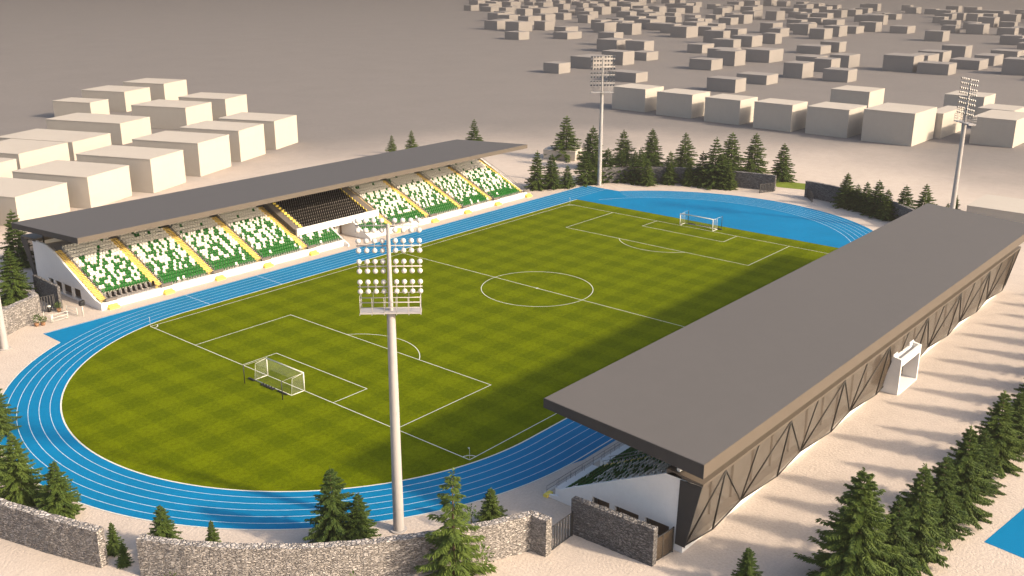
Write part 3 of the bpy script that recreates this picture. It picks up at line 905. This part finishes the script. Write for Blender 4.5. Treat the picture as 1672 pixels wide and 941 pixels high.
# ------------------------------------------------------------------ goals and flags
def goal():
    root = empty("football_goal")      # local: mouth at x=0 facing +x, net towards -x
    h, w, d, td = 2.44, 3.72, 2.0, 1.75
    mb = MB()
    for y in (-w, w): mb.tube((0, y, 0), (0, y, h + .06), .075, seg=10)
    mb.tube((0, -w, h), (0, w, h), .075, seg=10)
    mb.build("goal_frame", M_["paint"], root)
    mb = MB()
    for y in (-w, w):
        mb.tube((0, y, .06), (-d, y, .06), .05, seg=8)
        mb.tube((-d, y, .05), (-td, y, h - .25), .02, seg=6)
        mb.tube((-td, y, h - .25), (0, y, h), .022, seg=6)
    mb.tube((-d, -w, .06), (-d, w, .06), .05, seg=8)
    mb.build("net_frame", M_["paint"], root)
    mb = MB()
    mb.face([(-td, -w, h - .25), (-td, w, h - .25), (0, w, h), (0, -w, h)])
    mb.face([(-d, -w, .08), (-d, w, .08), (-td, w, h - .25), (-td, -w, h - .25)])
    for y in (-w, w): mb.face([(0, y, .08), (0, y, h), (-td, y, h - .25), (-d, y, .08)])
    mb.build("net", M_["net"], root)
    mb = MB()
    mb.tube((-d - .25, -w + .6, .12), (-d - .25, -1.4, .12), .11, seg=8)
    mb.tube((-d - .25, w - .2, .12), (-d - .25, w + .9, .12), .14, seg=8)
    for k in range(5): mb.box(-d - .5, -d - .1, -.6 + k * .55, -.35 + k * .55, 0, .2)
    mb.build("counterweight", M_["black"], root)
    return root
g0 = goal()
net_posts = []
for i, (x, a, lab) in enumerate(((-HL, 180, "white football goal with net on the near goal line"), (HL, 0, "white football goal with net on the far goal line, by the blue area"))):
    o = g0 if i == 0 else copy_tree(g0)
    # net side points away from the pitch
    o.location = (x, 0, 0.02); o.rotation_euler = (0, 0, R(0 if x < 0 else 180))
    tag(o, lab, "football goal", "football goals")
    for y in (-1, 1):
        sx = -1 if x < 0 else 1
        r = empty("net_post", (x + sx * 3.45, y * 3.85, 0.02))
        mb = MB(); mb.tube((0, 0, 0), (0, 0, 2.5), .06, seg=8); mb.build("pole", M_["black"], r)
        mb = MB(); mb.tube((0, 0, 2.42), (-sx * 3.4, -y * .15, 2.42), .014, seg=5); mb.build("cord", M_["pale_steel"], r)
        tag(r, "black net post behind the %s end of the %s goal" % ("left" if y > 0 else "right", "near" if x < 0 else "far"), "post", "black posts that hold the goal nets")
fl = None
for x, y, w in ((-HL, -HW, "at the near corner of the pitch, by the near curve"), (-HL, HW, "at the left corner of the pitch, nearest the seats"),
                (HL, HW, "at the far left corner of the pitch, by the blue corner"), (HL, -HW, "at the far right corner of the pitch")):
    r = empty("corner_flag", (x, y, 0.02))
    mb = MB(); mb.tube((0, 0, 0), (0, 0, 1.5), .018, seg=6); mb.build("pole", M_["paint"], r)
    mb = MB(); mb.face([(0, .02, 1.5), (0.02, .22, 1.44), (0.04, .30, 1.32), (0, .02, 1.25)]); mb.build("flag", M_["paint"], r)
    tag(r, "thin white corner flag " + w, "corner flag", "corner flags")

# ------------------------------------------------------------------ stone walls
def stone_wall(name, pts, h, th, label, group="stacked stone walls", m="stone"):
    """pts = outer face, polyline; thickness th to the left of the walking direction"""
    rnd = random.Random(len(pts) * 7 + int(pts[0][0]))
    P = []
    for (a, b) in zip(pts, pts[1:]):
        a = Vector(a); b = Vector(b); n = max(1, int((b - a).length / .45))
        P += [a.lerp(b, i / n) for i in range(n)]
    P.append(Vector(pts[-1]))
    nP = len(P); N = []
    for i in range(nP):
        a = P[max(0, i - 1)]; b = P[min(nP - 1, i + 1)]; t = (b - a).normalized(); N.append(Vector((-t.y, t.x)))
    nz = 9
    c = P[0].copy(); mb = MB()
    def grid(off, flip):
        g = []
        for i in range(nP):
            row = []
            for k in range(nz + 1):
                jx = rnd.uniform(-.035, .035) if 0 < i < nP - 1 else 0
                q = P[i] + N[i] * (off + jx)
                zz = h * k / nz + (rnd.uniform(-.04, .04) if k == nz else 0)
                row.append((q.x - c.x, q.y - c.y, zz))
            g.append(row)
        return g
    A = grid(0, False); B = grid(th, True)
    def quads(G, flip):
        n = len(mb.v); w = len(G[0])
        for r in G: mb.v += r
        for i in range(len(G) - 1):
            for k in range(w - 1):
                q = (n + i * w + k, n + (i + 1) * w + k, n + (i + 1) * w + k + 1, n + i * w + k + 1)
                mb.f.append(q if not flip else q[::-1]); mb.m.append(0); mb.sm.append(False)
    quads(A, False); quads(B, True)
    quads([[A[i][nz], B[i][nz]] for i in range(nP)], False)
    quads([[A[0][k] for k in range(nz + 1)], [B[0][k] for k in range(nz + 1)]], True)
    quads([[A[-1][k] for k in range(nz + 1)], [B[-1][k] for k in range(nz + 1)]], False)
    r = mb.build(name, M_[m])
    r.location = (c.x, c.y, 0)
    tag(r, label, "stone wall", group)
    return r
def wa(a0, a1, n=20, r=49.2, cx=-43.0, sx=1):
    return [(cx + sx * r * math.cos(R(a0 + (a1 - a0) * i / n)), r * math.sin(R(a0 + (a1 - a0) * i / n))) for i in range(n + 1)]
WH = 3.7
nearB = [(-85.3, -24.2), (-83.2, -28.2), (-80.3, -32.3), (-76.6, -36.6), (-72.6, -40.2), (-67.2, -44.0), (-63.6, -46.1), (-60.15, -47.6), (-60.1, -49.3)]
stone_wall("stone_wall", [(-88.6, 17), (-90.6, 10), (-91.5, 0), (-90.5, -8.7), (-88.8, -14.8), (-86.9, -20.5)], WH, .85, "curved grey stone wall cut by the left edge, nearest the camera left of the gap")
stone_wall("stone_wall", nearB, WH, .85, "longest curved stone wall along the bottom edge, behind the leaning spruce")
stone_wall("stone_wall", [(-55.45, -48.6), (-55.1, -57.4)], WH, .7, "straight shade-darkened stone wall slab in front of the near grandstand's white end wall", m="shade_stone")
mir = [(x, -y) for x, y in nearB][::-1]
stone_wall("stone_wall", mir[:6], WH, .85, "sunlit stone wall at the left edge beside the grandstand's doors")
stone_wall("stone_wall", [(-55.5, 57.4), (-55.9, 48.7)], WH, .45, "straight shade-darkened stone slab before the left grandstand's side doors", m="shade_stone")
fa = [(43 + 49.6 * math.cos(R(a)), 49.6 * math.sin(R(a))) for a in range(4, 53, 3)]
stone_wall("stone_wall", fa, WH, -.8, "long grey stone wall behind the row of far spruces", m="shade_stone")
fb = [(43 + 49.0 * math.cos(R(a)), 49.0 * math.sin(R(a))) for a in range(-45, -4, 4)]
stone_wall("stone_wall", fb, WH, -.8, "shade-darkened stone wall right of the far gap, with spruces along it", m="shade_stone")

# ------------------------------------------------------------------ gates
def gate(p, q, h, n, label, glass=False, leaf=True):
    p = Vector(p); q = Vector(q); L = (q - p).length
    r = empty("metal_gate", (p.x, p.y, 0), math.atan2(q.y - p.y, q.x - p.x))
    mb = MB()
    for x in (0, L): mb.box(x - .06, x + .06, -.06, .06, 0, h)
    for z in (.12, h - .1): mb.box(.06, L - .06, -.04, .04, z - .04, z + .04)
    if glass: mb.box(L / 2 - .04, L / 2 + .04, -.04, .04, .16, h - .14)
    mb.build("frame", M_["charcoal"], r)
    if glass:
        mb = MB(); mb.box(.07, L - .07, -.015, .015, .17, h - .15); mb.build("pane", M_["cladding"], r)
    else:
        mb = MB(); mb.box(-.09, .09, -.03, .03, .16, h - .15); bm_ = mb.mesh("bar", M_["charcoal"])
        for i in range(n):
            o = link("bar", bm_, r); o.location = (L * (i + .5) / n, 0, 0)
    tag(r, label, "gate", "dark metal gates")
gate((-59.2, -49.1), (-55.7, -48.95), 2.6, 8, "dark barred gate between the two near stone walls")
gate((-54.9, -57.2), (-51.9, -57.5), 2.6, 2, "dark framed panel gate beside the near grandstand's black end panel", True)
gate((-59.2, 49.4), (-56.4, 49.1), 2.6, 7, "dark barred gate beside the stone slab, at the left grandstand's doors")
gate((92.0, 3.6), (88.6, 5.2), 2.2, 9, "small grey gate leaf standing open at the far wall, left of the gap")
gate((91.6, -5.0), (88.0, -7.9), 2.2, 9, "small grey gate leaf standing open at the far wall, right of the gap")

# ------------------------------------------------------------------ small things by the left stand
def barrier(x, y, L, rz, lab):
    r = empty("barrier", (x, y, 0), rz)
    for xx in (0, L):
        mb = MB(); mb.tube((xx, 0, 0), (xx, 0, 1.35), .05, seg=6); mb.build("post", M_["paint"], r)
    mb = MB()
    for z in (.25, .75, 1.25): mb.tube((0, 0, z), (L, 0, z), .032, seg=6)
    mb.build("rail", M_["paint"], r)
    tag(r, lab, "barrier", "white metal barriers")
barrier(-59.7, 45.9, 2.0, R(-85), "short white barrier with three rails nearest the sunlit stone wall")
barrier(-59.4, 43.8, 2.3, R(2), "white barrier beside the blue track corner, in front of the barred gate")
barrier(-56.0, 46.3, 2.4, R(-80), "white barrier standing closest to the grandstand's side doors")
r = empty("loudspeaker", (-55.0, 43.3, 0))
mb = MB(); mb.tube((0, 0, 0), (0, 0, 1.7), .06, seg=8); mb.build("stand", M_["paint"], r)
mb = MB(); mb.hexa(((-.4, -.3, 1.7), (.3, -.3, 1.7), (.3, .3, 1.7), (-.4, .3, 1.7)), ((-.3, -.35, 2.35), (.4, -.35, 2.45), (.4, .35, 2.45), (-.3, .35, 2.35)))
bevel(mb.build("housing", M_["black"], r), .05)
tag(r, "black boxy loudspeaker on a white post by the grandstand's white end wall", "loudspeaker")
def leafball(seed, n, rad, h, leaf=.28):
    rnd = random.Random(seed); mb = MB()
    for i in range(n):
        a = rnd.uniform(0, 6.283); zf = rnd.random() ** .8; rr = rad * (1 - .75 * abs(zf - .35)) * rnd.uniform(.2, 1)
        c = Vector((rr * math.cos(a), rr * math.sin(a), h * (.1 + .9 * zf)))
        d = Vector((math.cos(a) * rnd.uniform(.3, 1), math.sin(a) * rnd.uniform(.3, 1), rnd.uniform(-.3, .9))).normalized()
        s = d.cross(Vector((rnd.uniform(-1, 1), rnd.uniform(-1, 1), 1))).normalized()
        l = leaf * rnd.uniform(.6, 1.3)
        mb.face([c, c + d * l * .5 + s * l * .22, c + d * l, c + d * l * .5 - s * l * .22])
    return mb
def pot_plant(x, y, h, lab, seed):
    r = empty("potted_plant", (x, y, 0))
    mb = MB(); mb.tube((0, 0, 0), (0, 0, .5), .26, .36, 10); mb.build("pot", M_["terracotta"], r)
    o = leafball(seed, 120, .6, h - .4).build("foliage", M_["leaf"], r); o.location = (0, 0, .4)
    tag(r, lab, "potted plant", "potted plants by the left gate")
pot_plant(-61.6, 44.3, 1.7, "taller potted plant at the foot of the sunlit stone wall", 1)
pot_plant(-60.8, 44.0, 1.2, "smaller potted plant with sparse leaves beside the taller one at the sunlit wall", 2)
pot_plant(-56.4, 48.0, 1.4, "potted plant at the end of the straight shade-darkened stone slab by the doors", 3)
r = empty("litter_bin", (-57.4, 49.0, 0))
mb = MB(); mb.tube((0, 0, 0), (0, 0, .85), .26, .3, 12); mb.build("body", M_["black"], r)
mb = MB(); mb.tube((0, 0, .85), (0, 0, 1.0), .3, .2, 12); mb.build("lid", M_["paint"], r)
tag(r, "black litter bin with a white lid beside the left barred gate", "litter bin")

# ------------------------------------------------------------------ spruces
def spruce_mesh(seed, rad=2.7, whorls=30, per=11, tw=11, H=10.0, leaf=1.0):
    rnd = random.Random(seed); mb = MB(); V = Vector
    lob = [(rnd.uniform(0, 6.28), rnd.uniform(.9, 1.14)) for _ in range(6)]
    def frond(c, d, l, w, up_):
        s = d.cross(up_)
        if s.length < 1e-3: s = V((1, 0, 0))
        s.normalize()
        m_ = c + d * l * .45 + up_ * l * .06
        n = len(mb.v)
        mb.v += [tuple(c), tuple(m_ + s * w), tuple(c + d * l - V((0, 0, l * .18))), tuple(m_ - s * w)]
        mb.f.append((n, n + 1, n + 2)); mb.f.append((n, n + 2, n + 3)); mb.m += [0, 0]; mb.sm += [False, False]
    z0 = .55
    for i in range(whorls):
        t = (i + rnd.uniform(-.15, .15)) / whorls
        t = min(max(t, 0), .995)
        z = z0 + (H * .97 - z0) * t
        n = max(4, int(per * (1 - .45 * t)))
        a0 = rnd.uniform(0, 6.28)
        Lm = rad * (1 - t) ** .80 * (1.0 if t > .06 else .82) + .12
        for k in range(n):
            a = a0 + 6.283 * k / n + rnd.uniform(-.28, .28)
            lb = 1.0
            for la, lv in lob:
                if abs((a - la + 3.14) % 6.28 - 3.14) < .5: lb *= lv
            L = Lm * rnd.choice((.62, .8, .92, 1.0, 1.08, 1.2)) * rnd.uniform(.93, 1.07) * lb
            el = R(26) * t - R(8) * (1 - t) + rnd.uniform(-.09, .09)
            h = V((math.cos(a), math.sin(a), 0))
            side = V((-h.y, h.x, 0))
            def P(s):
                return V((0, 0, z)) + h * (L * s * math.cos(el)) + V((0, 0, L * (s * math.sin(el) - .30 * s * s + .14 * s ** 4)))
            m = max(3, int(tw * (.45 + .55 * L / rad)))
            for j in range(m):
                s = .18 + .82 * (j + rnd.random() * .6) / m
                c = P(min(s, 1)); c2 = P(min(s + .05, 1.05)); d = (c2 - c).normalized()
                lf = (.56 * (1 - .45 * s) + .12) * leaf * (.55 + .45 * L / rad) * rnd.uniform(.8, 1.25)
                for sg in (-1, 1):
                    dd = (d * rnd.uniform(.5, .9) + side * sg * rnd.uniform(.6, 1.0) + V((0, 0, rnd.uniform(-.40, .0)))).normalized()
                    frond(c, dd, lf, lf * .20, V((0, 0, 1)))
                dd = (d * rnd.uniform(.3, .8) + side * rnd.uniform(-.5, .5) + V((0, 0, -rnd.uniform(.3, .9)))).normalized()
                frond(c, dd, lf * .8, lf * .14, side)
                if rnd.random() < .55:
                    dd = (d * .9 + V((0, 0, rnd.uniform(.2, .6))) + side * rnd.uniform(-.4, .4)).normalized()
                    frond(c, dd, lf * .6, lf * .12, V((0, 0, 1)))
            e = P(1.0)
            for q in range(3):
                dd = (h + side * (q - 1) * .45 + V((0, 0, rnd.uniform(-.3, .12)))).normalized()
                frond(e, dd, .38 * leaf * (.6 + .4 * L / rad), .075, V((0, 0, 1)))
    for q in range(26):
        z = H * (.88 + .12 * rnd.random()); a = rnd.uniform(0, 6.28)
        dd = V((math.cos(a) * .5, math.sin(a) * .5, rnd.uniform(.1, 1))).normalized()
        frond(V((0, 0, z - .15)), dd, .34, .06, V((math.cos(a + 1.5), math.sin(a + 1.5), 0)))
    return mb
CROWN = [spruce_mesh(11, 2.95, 17, 11, 18, leaf=1.08).mesh("crown", M_["needle"]),
         spruce_mesh(23, 3.2, 16, 11, 18, leaf=1.08).mesh("crown", M_["needle"]),
         spruce_mesh(37, 2.8, 18, 11, 18, leaf=1.08).mesh("crown", M_["needle"]),
         spruce_mesh(41, 3.05, 16, 11, 18, leaf=1.08).mesh("crown", M_["needle"]),
         spruce_mesh(59, 3.75, 22, 15, 28, leaf=.95).mesh("crown", M_["needle"]),      # broad and dense
         spruce_mesh(67, 2.0, 14, 7, 13).mesh("crown", M_["needle"]),                   # sparse
         spruce_mesh(71, 3.15, 19, 13, 22, leaf=.98).mesh("crown", M_["needle"]),
         spruce_mesh(73, 3.0, 18, 13, 22, leaf=.98).mesh("crown", M_["needle"])]
mb = MB()
for (z0, r0), (z1, r1) in zip([(0, .17), (.6, .14), (4, .1), (9.3, .02)], [(.6, .14), (4, .1), (9.3, .02)]):
    mb.tube((0, 0, z0), (0, 0, z1), r0, r1, 8)
TRUNK = mb.mesh("trunk", M_["bark"])
def spruce(x, y, h, var, label, group, wide=1.0, seed=0):
    rnd = random.Random(int(x * 31 + y * 17) + seed)
    s = h / 10.0
    r = empty("spruce_tree", (x, y, 0), rnd.uniform(0, 6.28), (s * wide, s * wide, s))
    link("crown", CROWN[var], r); link("trunk", TRUNK, r)
    tag(r, label, "spruce tree", group)
    return r
ORD = ["first", "second", "third", "fourth", "fifth", "sixth", "seventh", "eighth", "ninth", "tenth", "eleventh", "twelfth", "thirteenth", "fourteenth", "fifteenth", "sixteenth", "seventeenth", "eighteenth"]
# row on the right plaza
G = "spruces in a row on the right plaza"
rowR = [(-47.3, -72.3, 11.9, 4, 1.0), (-43.6, -74.3, 8.4, 6, .95), (-38.7, -74.5, 9.6, 7, 1.05), (-33.2, -74.8, 8.4, 6, 1.0), (-27.9, -75.2, 9.5, 7, 1.05),
        (-21.8, -75.1, 6.9, 6, .95), (-15.3, -74.9, 8.8, 7, 1.1), (-10.3, -75.5, 7.2, 6, .95), (-2.8, -75.0, 8.0, 7, 1.05)]
desc = ["broadest spruce on the right plaza, at the front of the row", "slim spruce right beside the broadest one on the right plaza", "tall spruce, third from the front in the right plaza row",
        "medium spruce, fourth from the front in the right plaza row", "full spruce in the middle of the right plaza row, fifth from the front",
        "small spruce half hidden, sixth from the front in the right plaza row", "tall full spruce, seventh from the front in the right plaza row",
        "slim spruce, eighth from the front in the right plaza row", "spruce cut by the right edge of the picture, at the end of the plaza row"]
for (x, y, h, v, w), d in zip(rowR, desc): spruce(x, y, h, v, d, G, w)
for i in range(9):
    spruce(3.2 + i * 6.2, -75 - .2 * i, 7.6 + (i * 37 % 10) * .16, (6, 7)[i % 2], "spruce of the plaza row continuing beyond the right edge", G, 1.0)
spruce(-52.9, -65.4, 4.3, 6, "small lone spruce at the bottom edge, by the corner of the near grandstand", "small spruces near the camera", 1.1)
# near curve
G = "spruces along the near curve of the track"
nearT = [(-80.6, 13.4, 6.8, 1, 1.0, "spruce at the left edge beside the outer line of the track, cut by the frame"),
         (-85.4, 3.2, 5.8, 3, 1.1, "lower spruce at the left edge above the start of the stone wall"),
         (-86.4, -4.6, 7.9, 6, 1.0, "tall spruce behind the left stone wall, beside a lower one"),
         (-84.9, -9.3, 6.0, 7, 1.2, "lower wide spruce behind the left stone wall, right of the tall one"),
         (-81.9, -22.6, 5.0, 6, 1.15, "small spruce alone behind the long stone wall, right of the wall gap"),
         (-71.4, -33.6, 8.4, 6, 1.0, "tall slim spruce left of the foreground floodlight mast"),
         (-69.7, -35.2, 5.6, 7, 1.15, "shorter spruce beside the tall slim one, left of the foreground mast"),
         (-68.2, -45.6, 11.0, 5, 1.25, "sparse leaning spruce in front of the long stone wall, right of the foreground mast"),
         (-59.5, -42.2, 4.3, 6, 1.1, "small spruce behind the long stone wall near its right end")]
for x, y, h, v, w, d in nearT: spruce(x, y, h, v, d, G, w)
spruce(-58.6, 57.4, 8.9, 7, "spruce beside the dark end of the left grandstand, in front of the slab", "spruces beside the left grandstand", 1.2)
spruce(-49.5, 76.0, 10.3, 0, "spruce rising behind the near corner of the left grandstand roof", "spruces beside the left grandstand", 1.0)
for x, y, h, d in ((62, 100, 6.4, "left"), (68.5, 99, 7.0, "middle"), (84, 90, 9.2, "right")):
    spruce(x, y, h, 1, "spruce beyond the left grandstand roof, %s one of the three behind it" % d, "spruces behind the left grandstand")
# far wall, in front
F = [(58.1, 46.7, 9.2), (61.2, 44.8, 8.3), (64.5, 42.7, 5.4), (70, 41.3, 8.2), (76.1, 39.3, 8.3), (78.3, 36.8, 7.9), (79.5, 33.7, 7.8), (84.2, 31, 7.0), (78.8, 29.5, 6.3),
     (83.2, 26.1, 5.6), (85.2, 22.2, 5.6), (87.0, 19.5, 8.4), (87.6, 16.6, 12.0), (87.7, 12.8, 6.3), (73.2, 40.4, 7.4), (81.6, 33.5, 8.2), (85.6, 27.6, 7.6), (88.0, 15.0, 8.4)]
F.sort(key=lambda q: math.atan2(q[1] + 97.3, q[0] + 122), reverse=True)
for i, (x, y, h) in enumerate(F):
    sz = "tall" if h > 8 else ("small" if h < 6 else "medium")
    spruce(x, y, h, (0, 2, 3, 1)[i % 4], "%s spruce, %s from the left in the row inside the far stone wall" % (sz, ORD[i]), "spruces inside the far stone wall", 1.25 if h < 9 else 1.0)
Bk = [(92.5, 64.3, 11.8), (86.6, 51.5, 11.1), (98.1, 49.6, 8.9), (100.8, 42.5, 9.7), (104.3, 34.6, 9.0), (103.2, 20.7, 10.8), (109.3, 17.4, 10.2), (105.2, 7.7, 9.3)]
Bk.sort(key=lambda q: math.atan2(q[1] + 97.3, q[0] + 122), reverse=True)
for i, (x, y, h) in enumerate(Bk):
    spruce(x, y, h, (1, 0, 3, 2)[i % 4], "dark spruce, %s from the left in the back row beyond the far stone wall" % ORD[i], "spruces beyond the far stone wall", 1.25)
Gt = [(88.4, -15.3, 7.7), (87.8, -18, 5.7), (86.8, -20.3, 6.6), (85.2, -23.4, 7.8), (83.4, -26.1, 6.5), (84.6, -29.2, 7.6), (88.8, -31.9, 7.5)]
Gt.sort(key=lambda q: math.atan2(q[1] + 97.3, q[0] + 122), reverse=True)
for i, (x, y, h) in enumerate(Gt):
    spruce(x, y, h, (2, 0, 1, 3)[i % 4], "%s spruce, %s from the left in the clump right of the far gap" % ("tall" if h > 7.4 else "lower", ORD[i]), "spruces at the wall right of the far gap", 1.25)
for x, y, h, d in ((90.1, -36.2, 3.9, "tiny spruce tip showing over the roof edge left of the far mast"), (93.9, -36.5, 5.2, "spruce beside the foot of the far mast, behind the roof"), (89.4, -45.0, 3.6, "small spruce tip right of the far mast, against the low white building")):
    spruce(x, y, h, 0, d, "spruces behind the far end of the roof")
# shrubs
def shrub(x, y, h, n, rad, lab, seed, leaf=.4):
    r = empty("shrub", (x, y, 0))
    leafball(seed, n, rad, h, leaf).build("foliage", M_["leaf"], r)
    mb = MB(); mb.tube((0, 0, 0), (.05, .05, h * .7), .04, .015, 6); mb.build("stem", M_["bark"], r)
    tag(r, lab, "shrub", "small shrubs along the near stone walls")
G = "small spruces by the near stone walls"
spruce(-84.9, -19.2, 3.3, 6, "little spruce peeping out beside the end of the left stone wall", G, .8)
spruce(-85.3, -21.6, 2.4, 7, "lowest spruce, in the gap between the near stone walls", G, 1.0)
spruce(-79.2, -26.2, 3.6, 7, "tiny spruce tip over the long stone wall, right of the lone small spruce", G, .9)
shrub(-61.2, -41.2, 2.6, 120, .8, "small shrub behind the long stone wall beside the small spruce", 8)
shrub(-74.9, -40.4, 1.7, 70, .8, "small scraggly shrub growing at the outer foot of the long stone wall", 9)
shrub(-84.4, -27.3, 1.0, 26, .5, "tiny sprig at the outer foot of the long stone wall near its left end", 10)
shrub(-65.6, -46.6, 2.6, 90, 1.1, "low shrub at the outer wall foot, right of the sparse leaning spruce", 12)

# ------------------------------------------------------------------ city blocks
def block(x, y, rz, lx, ly, h, label, group):
    """corner (x,y); lx along local x, ly along local y"""
    r = empty("building", (x, y, 0), rz)
    mb = MB(); mb.box(0, lx, 0, ly, 0, h - .25); bevel(mb.build("wall", M_["block"], r), .06)
    mb = MB(); mb.box(-.06, lx + .06, -.06, ly + .06, h - .248, h); bevel(mb.build("roof", M_["block"], r), .05)
    tag(r, label, "building", group)
A = R(22.5)
G1 = "pale blocks in the first row behind the left grandstand"
rows1 = [(-54.5, 96.5, 13, 20, 6.0), (-37.2, 102.5, 14.5, 19, 6.2), (-20.1, 106.3, 13.6, 19.7, 7.0), (-3.0, 110.1, 12.4, 20.3, 7.9), (14.5, 117.9, 13.6, 19, 8.3), (32.2, 126.2, 12.4, 18, 8.3),
         (49.5, 134.0, 12.5, 18, 8.0)]
nm = ["pale block cut by the left edge, nearest to the left spruce", "pale block left of the grandstand roof corner, behind the left spruce", "large pale block, second from the left above the roof's near end",
      "large pale block with a bright right face, just above the grandstand roof", "pale block right of the largest one, behind the roof", "pale block further right along the first row behind the roof",
      "last pale block of the first row behind the roof"]
for (x, y, lx, ly, h), n in zip(rows1, nm): block(x, y, A, lx, ly, h, n, G1)
G2 = "pale blocks in the second row on the left"
rows2 = [(-33, 139, 17, 18, 5.6), (-14.6, 150.1, 17, 18, 5.8), (4.3, 160.6, 15, 25, 5.0), (25.1, 173.2, 13.5, 26, 6.2), (52, 182, 14, 20, 7), (72, 190, 13, 18, 7)]
for i, (x, y, lx, ly, h) in enumerate(rows2):
    block(x, y, A, lx, ly, h, "hazy pale block, %s from the left in the second row of blocks at the left" % ORD[i], G2)
G3 = "pale blocks in the third row on the left"
for i, (x, y, lx, ly, h) in enumerate([(42, 222, 9, 15, 6), (60, 232, 14, 18, 7), (82, 243, 14, 18, 7)]):
    block(x, y, A, lx, ly, h, "faint pale block, %s from the left in the third row of blocks at the left" % ORD[i], G3)
G4 = "pale blocks beyond the plaza on the right"
right = [(190.2, -22.7, 19, 12, 8.0, "pale block at the right edge beside the far mast's foot"), (173.5, .3, 18.6, 15, 9.5, "large pale block left of the far mast with its corner towards us"),
         (192.8, -1.6, 19.5, 5, 7.6, "narrow pale block peeping out right behind the large one by the mast"), (175, 20.3, 13.6, 13.4, 8.5, "pale block second left from the far mast"),
         (174.3, 38.2, 11, 13, 8.4, "pale block third left from the far mast"), (176, 57, 12, 13, 8, "pale block fourth left from the far mast"), (178, 76, 12, 14, 8, "pale block fifth left from the far mast"),
         (180, 96, 12, 14, 8, "pale block sixth left from the far mast"), (239.8, .2, 13, 13, 7.8, "hazy pale block seen right behind the far mast's lamps"), (226, 34, 14, 14, 8, "hazy pale block behind the third one left of the mast"),
         (222, -14, 13, 11, 6.5, "hazy pale block between the far mast and the right edge block")]
for x, y, lx, ly, h, n in right: block(x, y, 0, lx, ly, h, n, G4)
block(86.0, -66, 0, 13, 25, 4.9, "low flat white building behind the far end of the grey roof, at the right edge", "low white buildings")
block(91.5, 60.5, R(20), 6, 9, 2.6, "low white hut among the far spruces", "low white buildings")
# the far city that fades to one mass
mb = MB(); rnd = random.Random(5)
for i in range(26):
    for j in range(46):
        x = 255 + i * 30 + rnd.uniform(-6, 6); y = -260 + j * 24 + rnd.uniform(-5, 5)
        if rnd.random() < .55: continue
        if y > 70 + (x - 122) * 1.02: continue
        if x < 270 and y < 60: continue
        lx = rnd.uniform(9, 17); ly = rnd.uniform(9, 15); h = rnd.uniform(4, 8)
        mb.box(x, x + lx, y, y + ly, 0, h)
tag(mb.build("distant_city", M_["far_block"]), "mass of pale blocks fading into haze along the horizon", "city", kind="stuff")
